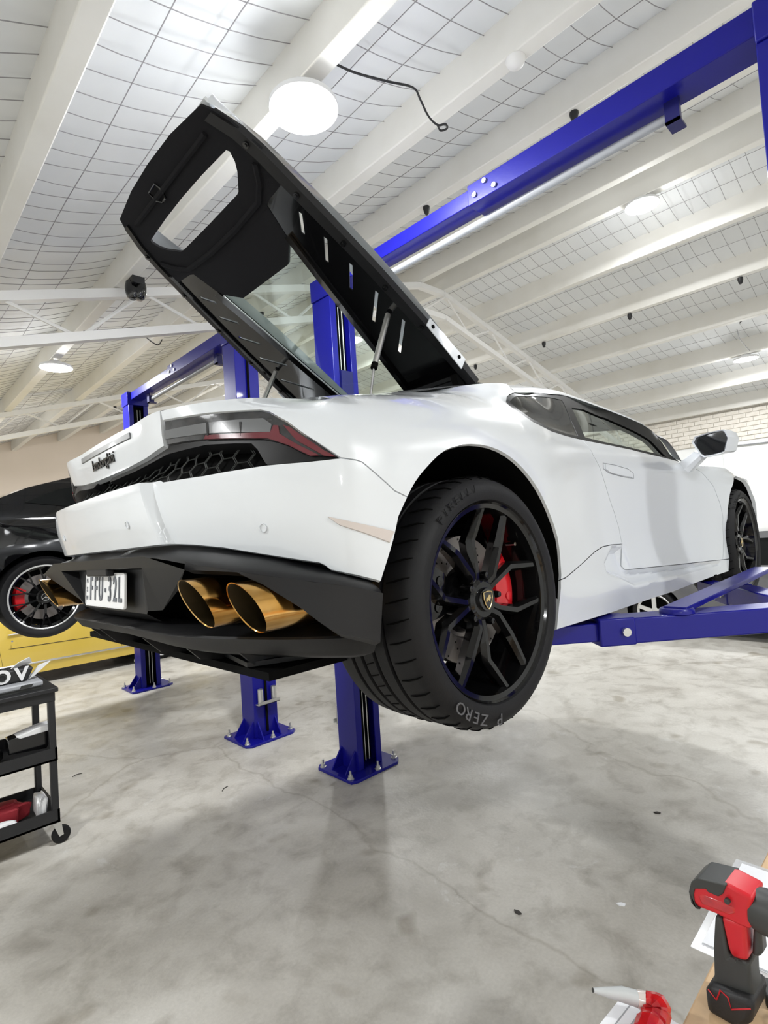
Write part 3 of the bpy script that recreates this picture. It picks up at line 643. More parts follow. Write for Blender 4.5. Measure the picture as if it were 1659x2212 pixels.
# ---- black lower bumper: ledge, faces, plate recess
def Bp(s_, z_, d_): return tuple(B3(s_, z_, d_, False))
def lowpro(s_): return np.interp(np.abs(s_), [0, .44, .60, .78, .93, 1.04, 1.16], [-.036, -.042, -.085, -.104, -.074, -.032, -.004])
lb = MB()
ss = np.linspace(0, SX(-.412, 1.6)[0], 30)
pro = lambda s_: float(lowpro(s_))
led_t = [hit(x, y) for x, y in ((374, 1180), (480, 1190), (600, 1210), (711, 1236), (821, 1258))]
led_b = [hit(x, y, lowpro) for x, y in ((311, 1199), (360, 1205), (480, 1222), (601, 1241), (722, 1256), (829, 1276))]
zt = np.interp(ss, [0]+[p[0] for p in led_t], [1.705]+[p[1] for p in led_t]); zb = np.interp(ss, [0, .44]+[p[0] for p in led_b[1:]], [1.688, 1.688]+[p[1] for p in led_b[1:]])
r0 = [Bp(s_, z_+.02, .05) for s_, z_ in zip(ss, zt)]; r1 = [Bp(s_, z_+.004, .035) for s_, z_ in zip(ss, zt)]; r2 = [Bp(s_, z_+.004, pro(s_)+.012) for s_, z_ in zip(ss, zb)]; r3 = [Bp(s_, z_-.006, pro(s_)) for s_, z_ in zip(ss, zb)]
for m_ in (lb, ):
    m_.grid([r0, r1, r2, r3], flip=True)
bump2 = MB(); bump2.merge(lb); bump2.merge(lb.mirror())
low = cpart(bump2, 'lower_bumper', 'satin_black', smooth=35)
# flank face with the sloping edge of the exhaust opening
def face_off(s_): return pro(s_)
fp = [(s_, z_-.006) for s_, z_ in zip(ss, zb) if s_ > .5]; lp_ = lambda s_: lowpro(s_)-.001
opn = H((399, 1231), (455, 1233), (514, 1236), (570, 1262), (650, 1314), (737, 1369), off=lowpro)
bot = H((752, 1373), (790, 1380), (821, 1387), off=lowpro)
h4 = hit(399, 1212, lowpro); poly = [h4]+[p for p in fp if h4[0] < p[0] < hit(826, 1280, lowpro)[0]]+[hit(829, 1280, lowpro)]+bot[::-1]+opn[::-1]
both(panel(poly, gap=0, off=lp_, depth=.03, extra=False), 'bumper_flank', 'satin_black', low)
# plate recess: trapezoid box standing proud, corners from the photograph
A, Bq = (-.727, .446, 1.688), (-.715, .396, 1.660)
Cq, Dq = (-.672, .305, 1.540), (-.640, .285, 1.470)
back_x = -.664
m = MB()
m.add([(A[0], -A[1], A[2]), (A[0], A[1], A[2]), (Bq[0], Bq[1], Bq[2]), (Bq[0], -Bq[1], Bq[2])], [(0, 1, 2, 3)])           # lip under the ledge
m.add([(Bq[0], -Bq[1], Bq[2]), (Bq[0], Bq[1], Bq[2]), (back_x, .37, 1.652), (back_x, -.37, 1.652)], [(0, 1, 2, 3)])       # recess ceiling
m.add([(back_x, -.37, 1.652), (back_x, .37, 1.652), (back_x-.004, .285, 1.53), (back_x-.004, -.285, 1.53)], [(0, 1, 2, 3)])   # back
for s_ in (-1, 1):
    q = [(Bq[0], s_*Bq[1], Bq[2]), (back_x, s_*.37, 1.652), (back_x-.004, s_*.285, 1.53), (Cq[0], s_*Cq[1], Cq[2])]; m.add(q, [(0, 1, 2, 3)])
    w_ = [tuple(cat_(*p, X=xx)) for p, xx in (((399, 1231), -.715), ((385, 1275), -.68), ((352, 1318), -.655))]
    w_ = [(x, s_*-y, z_) if False else (x, -s_*abs(y)*-1 if s_ > 0 else -abs(y), z_) for x, y, z_ in w_]
    q = [(A[0], s_*A[1], A[2]), (w_[0][0], s_*abs(w_[0][1]), w_[0][2]), (w_[1][0], s_*abs(w_[1][1]), w_[1][2]), (w_[2][0], s_*abs(w_[2][1]), w_[2][2]), (Cq[0], s_*Cq[1], Cq[2]), (Bq[0], s_*Bq[1], Bq[2])]
    m.add(q, [tuple(range(6))])
m.add([(back_x-.004, -.285, 1.53), (back_x-.004, .285, 1.53), (-.62, .27, 1.50), (-.62, -.27, 1.50)], [(0, 1, 2, 3)])
cpart(m, 'plate_recess', 'satin_black', low, smooth=None)
# dark cavity behind the exhausts
ss2 = np.linspace(-ss[-1], ss[-1], 41)
cpart(MB().grid([[Bp(s_, z_, .15) for s_ in ss2] for z_ in (1.42, 1.55, 1.70)]+[[Bp(s_, 1.70-.0*abs(s_), .03) for s_ in ss2]]), 'bumper_cavity', 'dark', low)
# number plate
pl = MB(); c0 = Vector((-.690, 0, 1.594)); pw, ph = .372/2+.004, .052
ux, uz = Vector((0, -1, 0)), Vector((.065, 0, .998)); un = ux.cross(uz)*-1
if un.x > 0: un = -un
Mp = frame(c0, ux, uz, un)
rr = .01; cor = []
for cx, cy, a0 in ((pw-rr, ph-rr, 0), (-pw+rr, ph-rr, 90), (-pw+rr, -ph+rr, 180), (pw-rr, -ph+rr, 270)):
    cor += [(cx+rr*math.cos(R(a0+k*30)), cy+rr*math.sin(R(a0+k*30)), 0) for k in range(4)]
pl.prism(cor, (0, 0, -.004)); pl.xform(Mp); plate = cpart(pl, 'number_plate', 'plate_white', smooth=None)
fr = MB(); fr.tube([(x*.985, y*.965, .001) for x, y, z in cor], .0022, 6, closed=True); fr.xform(Mp); cpart(fr, 'plate_rim', 'plate_white', plate)
for ch, x in zip('FFU-32L', (-.128, -.080, -.030, .014, .056, .104, .148)):
    t_ = text_mb(ch if ch != '-' else '.', .105 if ch != '-' else .09, .002, sx=.60, bold=.0012)
    if ch == '-': t_ = MB().box((-.006, -.006, -.001), (.006, .006, .001))
    t_.xform(Mp @ Matrix.Translation((x, 0, .002))); cpart(t_, 'plate_character', 'plate_ink', plate, smooth=None)
for k, ch in enumerate('NSW'):
    t_ = text_mb(ch, .022, .001, sx=.9); t_.xform(Mp @ Matrix.Translation((-.172, .028-.028*k, .002))); cpart(t_, 'plate_state_letter', 'plate_ink', plate, smooth=None)
for x in (-.115, .105):
    for dx in (-.006, .006): q = MB().disc((0, 0, 0), .0025, 8); q.xform(Mp @ Matrix.Translation((x+dx, .047, .003))); cpart(q, 'plate_screw', 'plate_ink', plate, smooth=None)
q = MB().box((-.10, -.012, -.02), (.10, .012, .02)); q.xform(frame((-.70, 0, 1.658), (0, -1, 0), (1, 0, 0), (0, 0, 1))); cpart(q, 'plate_lamp', 'satin_black', low, bevel=.004)
# ---- diffuser with fins
df = MB(); sd = np.linspace(0, SX(-.405, 1.48)[0], 28)
zl = 1.492-.012*(sd/sd[-1])
d0 = [Bp(s_, z_, .10) for s_, z_ in zip(sd, zl+.012)]; d1 = [Bp(s_, z_, .004) for s_, z_ in zip(sd, zl)]; d1b = [Bp(s_, z_-.005, .0) for s_, z_ in zip(sd, zl)]
d2 = [Bp(s_, z_-.030-.02*(s_/sd[-1]), .030) for s_, z_ in zip(sd, zl)]; d3 = [Bp(s_, z_-.052-.015*(s_/sd[-1]), .085) for s_, z_ in zip(sd, zl)]; d4 = [Bp(s_, z_-.085, .22) for s_, z_ in zip(sd, zl)]
df.grid([d0, d1, d1b, d2, d3, d4], flip=True); dd = MB(); dd.merge(df); dd.merge(df.mirror())
diff = cpart(dd, 'diffuser', 'satin_black', smooth=40)
for y in (-.62, -.42, -.2, .2, .42, .62):
    x0 = -.655+abs(y)**3*.25; dz = 0
    MB_ = MB().prism([(x0, y-.006, 1.455), (x0+.05, y-.006, 1.405), (x0+.12, y-.006, 1.392), (x0+.55, y-.006, 1.392), (x0+.55, y-.006, 1.455)], (0, .012, 0)); cpart(MB_, 'diffuser_fin', 'satin_black', diff, smooth=None)
cpart(MB().prism([(-.56, -.62, 1.40), (-.30, -.70, 1.393), (-.30, -.45, 1.393), (-.52, -.42, 1.40)], (0, 0, .012)), 'diffuser_flap', 'satin_black', diff, smooth=None)
# ---- four gold exhaust tips
def exhaust(cx, cy, cz, name='exhaust_tip'):
    n = 36; rO, rI = .057, .0545; L = .40; m = MB(); rows_o, rows_i = [], []
    ay, az = -.10, -.02       # run forwards, slightly inwards
    for t in (0, .06, .15, .5, 1.0):
        ro, ri = [], []
        for k in range(n+1):
            a = 2*math.pi*k/n; y, z_ = math.cos(a), math.sin(a); cut = (.035*z_*-1+.020)*(1-t) if True else 0
            x = cx+L*t-.030*(1-t)*(z_)*1.0
            ro.append((x, cy+rO*y*1.0, cz+rO*z_)); ri.append((x+.0015, cy+rI*y, cz+rI*z_))
        rows_o.append(ro); rows_i.append(ri)
    m.grid(rows_o, flip=True)
    m.grid([rows_o[0], rows_i[0]])
    return m, MB().grid(rows_i)
for cx, cy, cz in ((-.700, -.667, 1.574), (-.650, -.795, 1.563)):
    for s_ in (1, -1):
        o_, i_ = exhaust(cx, cy, cz)
        if s_ < 0: o_, i_ = o_.mirror(), i_.mirror()
        e = cpart(o_, 'exhaust_tip', 'gold_metal'); cpart(i_, 'tip_bore', 'pipe_inner', e)
# ---- door, sill, front fender, front bumper
door_poly = L_DOORR+L_DOORB[1:]+L_DOORF[1:]+L_WINLOW2[::-1][:-1]
for sgn in (1, -1):
    mm = (lambda mb: mb) if sgn == 1 else (lambda mb: mb.mirror())
    dr = cpart(mm(panel(door_poly)), 'door', 'white_paint')
    hd = H((1306, 1003), (1330, 1007), (1355, 1014), (1364, 1022), (1365, 1031), (1345, 1028), (1318, 1021), (1307, 1013))
    cpart(mm(panel(hd, gap=0, off=-.004, depth=.007)), 'door_handle', 'white_paint', dr)
    hc_ = sum((np.array(p) for p in hd), np.zeros(2))/len(hd)
    cpart(mm(MB().tube([B3(hc_[0]+(p[0]-hc_[0])*1.12, hc_[1]+(p[1]-hc_[1])*1.22, -.0005) for p in dense(hd, .01)], .0013, 4, closed=True)), 'handle_seam', 'grey_plastic', dr)
sill_poly = L_SCULPT+L_DOORB[1:]+H((1575, 1208))+H((1574, 1234))+L_SILLB[::-1][1:]+H((1208, 1310), (1212, 1270))
both(panel(sill_poly, step=(.014, .009)), 'sill', 'white_paint')
fc, fzc, fr_ = 2.62, 1.545, .36
arc2 = [p for p in L_FARCH if B3(*p)[0] < 2.58]+[SX(fc+fr_*math.cos(R(a)), fzc+fr_*math.sin(R(a))) for a in range(86, -22, -8)]
ff_poly = L_DOORF[::-1]+[(L_DOORF[0][0]+.012, L_DOORF[0][1]-.001)]+[(max(s_, L_DOORF[0][0]+.014), z_) for s_, z_ in arc2]+[SX(3.05, 1.44), SX(3.10, 1.62), SX(3.12, 1.76), SX(3.05, 1.90), SX(2.85, 1.945), SX(2.62, 1.973), SX(2.4, 1.99)]
both(panel(ff_poly, step=(.022, .010)), 'front_fender', 'white_paint')
sE = NODE_S[-1]; fb = [SX(3.05, 1.43), SX(3.10, 1.62), SX(3.12, 1.755), (NODE_S[15], 1.80), (NODE_S[16], 1.74), (NODE_S[17], 1.73), (sE, 1.73), (sE, 1.33), (NODE_S[17], 1.33), (NODE_S[16], 1.33), (NODE_S[15], 1.35)]
both(panel(fb, gap=0, step=(.03, .02)), 'front_bumper', 'white_paint')
# ---- roof rail, roof, windscreen, bonnet
wt = [np.array(B3(*p)) for p in L_WINTOP[3:]]
apx = [wt[-1]+(np.array(B3(*L_WINLOW2[-1]))-wt[-1])*t+np.array([0, 0, .035*math.sin(math.pi*t)]) for t in (.35, .7, 1.0)]
line = [p for p in smooth_path(wt+apx, 4)]
def up(p, k): return p+np.array([0.0, [0, .018, .045, .085][k], [0, .020, .038, .055][k]])*min(1.0, max(.25, (2.45-p[0])/.9))
rail_rows = [[tuple(up(p, k)) for p in line] for k in range(4)]
both(MB().grid(rail_rows), 'roof_rail', 'white_paint', smooth=60)
edge = [up(p, 3) for p in line]
iroof = [i for i, p in enumerate(edge) if p[0] <= 1.72]; ishield = [i for i, p in enumerate(edge) if p[0] >= 1.70]
def cz(x): return np.interp(x, [.4, .6, .9, 1.3, 1.6, 1.75], [2.29, 2.32, 2.355, 2.368, 2.36, 2.345])
def half_rows(idx, crown_fn, n=9):
    out = []
    for i in idx:
        p = edge[i]; c = crown_fn(p); out.append([tuple(p+(c-p)*t+np.array([0, 0, (abs(c[2]-p[2])*.45+.006)*math.sin(math.pi*t)*(1-t)])) for t in np.linspace(0, 1, n)])
    return out
hr = half_rows(iroof, lambda p: np.array([p[0], 0, max(cz(p[0]), p[2]+.01)]))
rm = MB().grid(hr); full = MB(); full.merge(rm); full.merge(rm.mirror()); cpart(full, 'roof_panel', 'white_paint', smooth=60)
x_a, x_b = edge[ishield[0]][0], edge[ishield[-1]][0]
wsr = half_rows(ishield, lambda p: np.array([1.72+(p[0]-x_a)*(.98/(x_b-x_a)), 0, 2.345-(p[0]-x_a)/(x_b-x_a)*.36]))
wm = MB().grid(wsr); full = MB(); full.merge(wm); full.merge(wm.mirror()); cpart(full, 'windscreen', 'clear_glass', smooth=60)
bn = []
for x, ye, ze, zc_ in ((2.40, .70, 1.985, 2.02), (2.62, .755, 1.970, 2.005), (2.85, .745, 1.942, 1.96), (3.05, .70, 1.893, 1.90), (3.2, .60, 1.84, 1.85), (3.42, .35, 1.74, 1.75), (3.47, .1, 1.73, 1.735)):
    bn.append([(x+.18*(1-t)**2*0, -ye*(1-t), ze+(zc_-ze)*math.sin(t*math.pi/2)) for t in np.linspace(0, 1, 9)])
bm2 = MB().grid(bn); full = MB(); full.merge(bm2); full.merge(bm2.mirror()); cpart(full, 'bonnet', 'white_paint', smooth=60)
# ---- side glass and black window surround
qg = H((1100, 868), (1104, 858), (1116, 853), (1151, 852), (1190, 855), (1221, 861), (1240, 905), (1257, 946), (1225, 938), (1190, 927), (1151, 907), (1112, 880))
dg = H((1224, 861), (1260, 871), (1310, 890), (1389, 922), (1432, 941), (1455, 967), (1470, 995), (1420, 982), (1363, 968), (1310, 957), (1261, 946), (1243, 905))
both(panel(qg, gap=0, off=.006, depth=.004), 'quarter_window', 'tint_glass')
both(panel(dg, gap=0, off=.010, depth=0), 'door_window', 'clear_glass')
sur = L_WINTOP+H((1455, 955), (1474, 999))+L_WINLOW2[::-1][1:]+L_WINLOW[::-1][1:-1]
hole1 = H((1104, 867), (1110, 858), (1118, 856), (1151, 855), (1190, 858), (1216, 864), (1235, 905), (1251, 942), (1225, 936), (1190, 924), (1151, 904), (1114, 877))
hole2 = H((1236, 880), (1262, 884), (1310, 903), (1370, 930), (1405, 950), (1442, 988), (1420, 980), (1363, 966), (1310, 955), (1265, 944), (1248, 905))
both(panel(sur, gap=.001, off=.004, depth=.03, holes=(hole1, hole2)), 'window_surround', 'trim_black')
# ---- cabin and engine-bay linings (dark)
m = MB()
ln = [p for p in line if .6 < p[0] < 1.8]
hl = [[(p[0], p[1]+.05, p[2]+.002), (p[0], p[1]*.5, p[2]+.05), (p[0], 0, p[2]+.062)] for p in ln]
mh = MB().grid(hl, flip=True); mh.merge(mh.mirror()); cpart(mh, 'headliner', 'felt_black', smooth=60)
m = MB().box((.50, -.62, 1.40), (.53, .62, 2.26)); cpart(m, 'bulkhead', 'dark', smooth=None)
m = MB().box((.53, -.80, 1.36), (2.75, .80, 1.42)); cpart(m, 'cabin_floor', 'dark', smooth=None)
cpart(MB().box((2.15, -.76, 1.75), (2.45, .76, 1.99)), 'dashboard', 'dark', smooth=None, bevel=.03)
for s_ in (-1, 1):
    cpart(MB().box((.6, s_*.80-.02, 1.42), (2.2, s_*.80+.02, 1.985)), 'door_card', 'dark', smooth=None)
    st = MB().box((.62, s_*.36-.24, 1.45), (.80, s_*.36+.24, 2.02)); st.box((.62, s_*.36-.24, 1.45), (1.2, s_*.36+.24, 1.62)); cpart(st, 'seat', 'felt_black', smooth=None, bevel=.05)
cpart(MB().box((-.52, -.46, 1.75), (.5, .46, 1.98)), 'engine_block', 'satin_black', smooth=None, bevel=.03)
cpart(MB().box((-.55, -.70, 1.375), (3.2, .70, 1.395)), 'underbody', 'dark', smooth=None)
# ---- wheel wells
def liner(arch):
    a_ = [np.array(B3(*p, .008)) for p in arch]; c_ = sum(a_)/len(a_)
    rg = [[tuple(p) for p in a_], [tuple(p*np.array([1, 0, 1])+np.array([0, -.86, 0])+(p-c_)*np.array([.03, 0, .03])) for p in a_], [tuple(p*np.array([1, 0, 1])+np.array([0, -.50, 0])+(p-c_)*np.array([.03, 0, .03])) for p in a_]]
    w = MB().grid(rg); w.add(rg[2], [tuple(range(len(rg[2])))]); return w
both(liner(L_ARCHR[:-1]+L_ARCH+H((1209, 1310), (1203, 1360))), 'wheel_liner', 'dark', smooth=60)
both(liner(arc2), 'wheel_liner', 'dark', smooth=60)
# ---- wheels: rim is the part, the rest are its pieces
def make_wheel(cx, cy, czz, rt, wt_, ang0, nm='wheel', text=True):
    """right-hand wheel, outer face towards -y; local origin at the hub"""
    yo = -.005; hw = wt_
    r_in = .258
    rim = MB()
    rim.lathe([(.262, .0), (.267, -.006), (.266, .006), (.256, .016), (.250, .06), (.235, .10), (.230, .19), (.262, .20), (.262, .19), (.222, .185), (.222, .10), (.240, .05), (.247, .016), (.250, .004), (.262, .0)], 72, axis='y')
    def P(r, a, y): return (r*math.cos(R(a)), y, r*math.sin(R(a)))
    for k in range(5):
        for sg in (-1, 1):
            c = ang0+72*k
            st = [(.045, c+sg*10, .040, .017, .030), (.080, c+sg*7, .028, .014, .030), (.165, c+sg*13, .030, .0155, .030), (.185, c+sg*16.5, .024, .0145, .028), (.256, c+sg*24, .008, .0115, .02)]
            top, bot = [], []; secs = []
            for i, (r, a, y, w, h) in enumerate(st):
                p = Vector(P(r, a, y)); q0 = Vector(P(*st[max(i-1, 0)][:3])); q1 = Vector(P(*st[min(i+1, len(st)-1)][:3])); t = (q1-q0); t.y = 0; t.normalize(); sd_ = Vector((-t.z, 0, t.x))
                secs.append([p-sd_*w*.45, p+sd_*w*.45, p+sd_*w+Vector((0, h*.5, 0)), p+sd_*w*.7+Vector((0, h+.012, 0)), p-sd_*w*.7+Vector((0, h+.012, 0)), p-sd_*w+Vector((0, h*.5, 0))])
            v = [tuple(p) for s in secs for p in s]; n = 6; f = []
            for i in range(len(secs)-1):
                for j in range(n): f.append((i*n+j, (i+1)*n+j, (i+1)*n+(j+1) % n, i*n+(j+1) % n))
            f += [tuple(range(n)), tuple(range((len(secs)-1)*n, len(secs)*n))[::-1]]
            rim.add(v, [q for q in f])
    rim.lathe([(.001, .030), (.048, .030), (.056, .036), (.062, .055), (.062, .085), (.001, .085)], 40, axis='y')
    root = rim.build(nm, 'rim_black', car, smooth=28)
    cap = MB().lathe([(.001, .020), (.030, .021), (.033, .026), (.033, .034)], 32, axis='y').build('centre_cap', 'gloss_black', root, smooth=40)
    sh = [(-.019, .020), (-.010, .0215), (0, .0225), (.010, .0215), (.019, .020), (.019, .004), (.013, -.012), (.006, -.021), (0, -.026), (-.006, -.021), (-.013, -.012), (-.019, .004)]
    MB().prism([(x, .0195, z) for x, z in sh], (0, -.002, 0)).build('cap_shield', 'gloss_black', cap)
    MB().tube([(x, .0172, z) for x, z in sh], .0013, 5, closed=True).build('shield_border', 'gold_emblem', cap)
    bull = [(-.011, -.002), (-.010, .004), (-.004, .006), (.001, .010), (.004, .013), (.008, .011), (.011, .012), (.010, .007), (.012, .003), (.008, .001), (.006, -.006), (.003, -.003), (-.001, -.001), (-.005, -.007), (-.007, -.002), (-.011, -.007)]
    MB().prism([(x, .0174, z) for x, z in bull], (0, -.0012, 0)).build('shield_bull', 'gold_emblem', cap)
    for k in range(5):
        MB().lathe([(.001, .024), (.008, .026), (.010, .034), (.010, .06)], 10, P(.068, ang0+36+72*k, 0), 'y').build('wheel_bolt', 'rim_black', root, smooth=40)
    MB().tube([P(.225, ang0-2, .03), P(.225, ang0-2, .06)], .006, 8).build('valve', 'chrome', root)
    # tyre: sidewalls, shoulders, grooved tread
    T = MB(); n = 120; prof = []
    side = [(.264, .004), (.272, -.010), (.290, -.016), (rt-.030, -.012), (rt-.012, .002), (rt-.004, .018)]
    grooves = [.085, .135, .185, .225] if wt_ > .27 else [.07, .115, .16]
    prof += side
    for g in grooves: prof += [(rt, g-.007), (rt-.009, g-.005), (rt-.009, g+.005), (rt, g+.007)]
    prof += [(r, hw-y) for r, y in side[::-1]]
    T.lathe(prof, n, axis='y'); ty = T.build('tyre', 'rubber', root, smooth=32)
    # lateral shoulder cuts as dark slots
    sl = MB()
    for k in range(44):
        a = k*360/44
        pts = [P(rt-.010, a, .003), P(rt-.0025, a+.8, .018), P(rt+.0006, a+2.0, .045), P(rt+.0006, a+2.6, .068)]
        sl.tube(pts, [.0012, .0022, .0024, .0012], 4, cap=False)
    for k in range(60):
        a = k*6+2; sl.tube([P(rt+.0006, a, .145), P(rt+.0006, a+1.5, .175)], .0018, 4, cap=False)
    sl.build('tread_cuts', 'dark', ty, kind='stuff')
    if text:
        tx = MB()
        def word(w, a_mid, size, step, r):
            for i, ch in enumerate(w):
                if ch == ' ': continue
                t_ = text_mb(ch, size, .0016, sx=1.25); a = a_mid-(i-(len(w)-1)/2)*step      # clockwise seen from outside (camera looks to +y)
                er = Vector((math.cos(R(a)), 0, math.sin(R(a)))); et = Vector((math.sin(R(a)), 0, -math.cos(R(a))))
                t_.xform(frame(er*r+Vector((0, -.0175, 0)), et, er, Vector((0, -1, 0)))); tx.merge(t_)
        word('P ZERO', 246, .040, 6.4, (rt+.262)/2+.004)
        tx.build('tyre_lettering', 'rubber_text', ty, kind='stuff')
        tx = MB(); word('PIRELLI', 118, .030, 5.2, (rt+.262)/2+.004); tx.build('tyre_brand', 'rubber', ty, kind='stuff')
    # brake disc, bell, calipers
    d = MB().lathe([(.060, .105), (.105, .105), (.110, .098), (.178, .098), (.178, .128), (.110, .128)], 60, axis='y').build('brake_disc', 'steel_disc', root, smooth=35)
    dh = MB()
    for k in range(60): dh.disc(P(.125+.0148*(k % 4), k*6+3, .0972), .0032, 6, 'y')
    dh.build('disc_holes', 'dark', d, kind='stuff')
    MB().lathe([(.001, .085), (.085, .085), (.095, .105)], 40, axis='y').build('disc_bell', 'rim_black', d, smooth=40)
    def caliper(a, span, m, nm):
        c = MB(); rows = []
        for q in np.linspace(-span, span, 9):
            b = .004*math.cos(q/span*1.2)
            rows.append([P(r, a+q, y-b) for r, y in ((.112, .090), (.118, .074), (.150, .062), (.186, .066), (.205, .080), (.208, .14), (.112, .14), (.112, .090))])
        c.grid(rows); c.add(rows[0], [tuple(range(7))]); c.add(rows[-1], [tuple(range(6, -1, -1))])
        o = c.build(nm, m, root, smooth=35); 
        for q in (-span*.55, span*.55): MB().lathe([(.001, .056), (.013, .057), (.016, .066)], 12, P(.16, a+q, 0), 'y').build('caliper_piston_cap', m, o)
        return o
    caliper(10, 25, 'red_caliper', 'brake_caliper')
    caliper(168, 22, 'rim_black', 'parking_caliper')
    root.location = (cx-CB.x, cy-CB.y, czz-CB.z)
    return root
ZH = 1.4985
w_rr = make_wheel(0, -.957, ZH, .340, .300, 41)
w_fr = make_wheel(2.62, -.965, ZH, .326, .245, 20)
def mirror_wheel(o):
    c = copy_tree(o, car); l = o.location; c.location = (l.x, -(l.y+CB.y)-CB.y, l.z); c.rotation_euler = (0, 0, math.pi); return c
mirror_wheel(w_rr); mirror_wheel(w_fr)
# ---- door mirror
def mirror_unit():
    Xm = 2.02
    q = lambda pts, X: [Vector(cat_(x, y, X=X)) for x, y in pts]
    rimo = q([(1494, 956), (1500, 943.6), (1530, 934), (1561.6, 927.5), (1566, 929), (1573, 944), (1566, 974), (1560, 979), (1520, 988), (1512, 983)], Xm)
    gl = q([(1507, 951), (1512, 945), (1558, 931), (1563, 932), (1570.5, 945), (1563.5, 974), (1533, 982), (1522, 981), (1504.6, 963)], Xm)
    c = sum(rimo, Vector())/len(rimo); body = []
    mb = MB(); rows = [rimo, [c+(p-c)*1.0+Vector((.05, -.015, 0)) for p in rimo], [c+(p-c)*.86+Vector((.13, -.03, 0)) for p in rimo], [c+(p-c)*.45+Vector((.18, -.03, 0)) for p in rimo], [c+(p-c)*.02+Vector((.185, -.03, 0)) for p in rimo]]
    rows = [[tuple(p) for p in r+[r[0]]] for r in rows]; inner = [tuple(c+(p-c)*.90+Vector((.004, 0, 0))) for p in rimo]; inner.append(inner[0])
    mb.grid([inner]+rows)
    g = MB().prism([tuple(p+Vector((-.003, 0, 0))) for p in gl], (.012, 0, 0))
    b0 = [Vector(cat_(x, y, X=2.04)) for x, y in ((1499, 975), (1521, 986))]; b1 = [Vector(B3(*hit(x, y)))+Vector((0, .02, 0)) for x, y in ((1467, 1004), (1488, 1030))]
    st = MB(); secs = []
    for a_, b_ in ((b0[0], b0[1]), (b1[0], b1[1])):
        secs.append([a_, (a_+b_)/2+Vector((-.012, -.012, -.004)), b_, b_+Vector((.09, 0, .01)), a_+Vector((.09, 0, .01))])
    st.add([tuple(p) for s in secs for p in s], [(i, (i+1) % 5, 5+(i+1) % 5, 5+i) for i in range(5)]+[(0, 1, 2, 3, 4), (9, 8, 7, 6, 5)])
    return mb, g, st
mb_, g_, st_ = mirror_unit()
for sgn in (1, -1):
    mm = (lambda mb: mb) if sgn == 1 else (lambda mb: mb.mirror())
    h_ = cpart(mm(mb_), 'door_mirror', 'white_paint', smooth=30); cpart(mm(g_), 'mirror_glass', 'mirror_glass', h_, smooth=None); cpart(mm(st_), 'mirror_stem', 'white_paint', h_, smooth=None, bevel=.004)
# ---- raised engine cover, seen from below: every outline unprojected on its plane
LS = -.69; LZ = 2.732
Un = Vector((-LS*-1, 0, -1)).normalized(); Un = Vector((LS, 0, -1)).normalized()      # underside normal (back and down)
def lid(px, py, off=0.0):
    d = cray(px, py); n = np.array(Un); o = np.array([0, 0, LZ])+n*off
    t = ((o-CC) @ n)/(d @ n); return Vector(CC+t*d)
def lp(*pts, off=0.0): return [lid(x, y, off) for x, y in pts]
def sym(pts):      # right-hand outline -> average is not needed: mirror it
    return [Vector((p.x, -p.y, p.z)) for p in pts]
upv = -Un
outR = lp((433, 239), (494, 260), (555, 320), (615, 383), (714, 477), (813, 581), (912, 694), (1001, 791))
for i, (y_) in enumerate((-.363, -.412, -.437, -.450, -.472, -.495, -.511, -.523)): outR[i].y = y_
glR = lp((622, 525), (680, 600), (740, 675), (800, 750), (866, 836))
for i, y_ in enumerate((-.256, -.238, -.222, -.204, -.178)): glR[i].y = y_
def zx(x): return LZ+LS*x
def P_(x, y, off=0.0): return Vector((x, y, zx(x)))+Un*off
def strip(pa, pb, th, up_=True):
    m = MB(); n = len(pa); a = [tuple(p) for p in pa]; b = [tuple(p) for p in pb]; c = [tuple(p+upv*th) for p in pa]; d_ = [tuple(p+upv*th) for p in pb]
    m.grid([a, b, d_, c, a]); m.add([a[0], b[0], d_[0], c[0]], [(0, 1, 2, 3)]); m.add([a[-1], b[-1], d_[-1], c[-1]], [(3, 2, 1, 0)]); return m
xs = np.linspace(-.30, .60, 13)
yo_ = lambda x: float(np.interp(x, [-.457, -.389, -.312, -.222, -.061, .116, .327, .544, .62], [.363, .412, .437, .449, .472, .495, .511, .523, .525]))
yg_ = lambda x: float(np.interp(x, [-.35, -.087, .039, .179, .335, .53, .62], [.30, .256, .238, .222, .204, .178, .165]))
lidroot = None
# outer skin (body colour on top)
sk = [[tuple(P_(x, -yo_(x)*(1-2*t)*1.0, -.035-.03*math.sin(math.pi*t))) for t in np.linspace(0, 1, 9)] for x in np.linspace(-.40, .60, 12)]
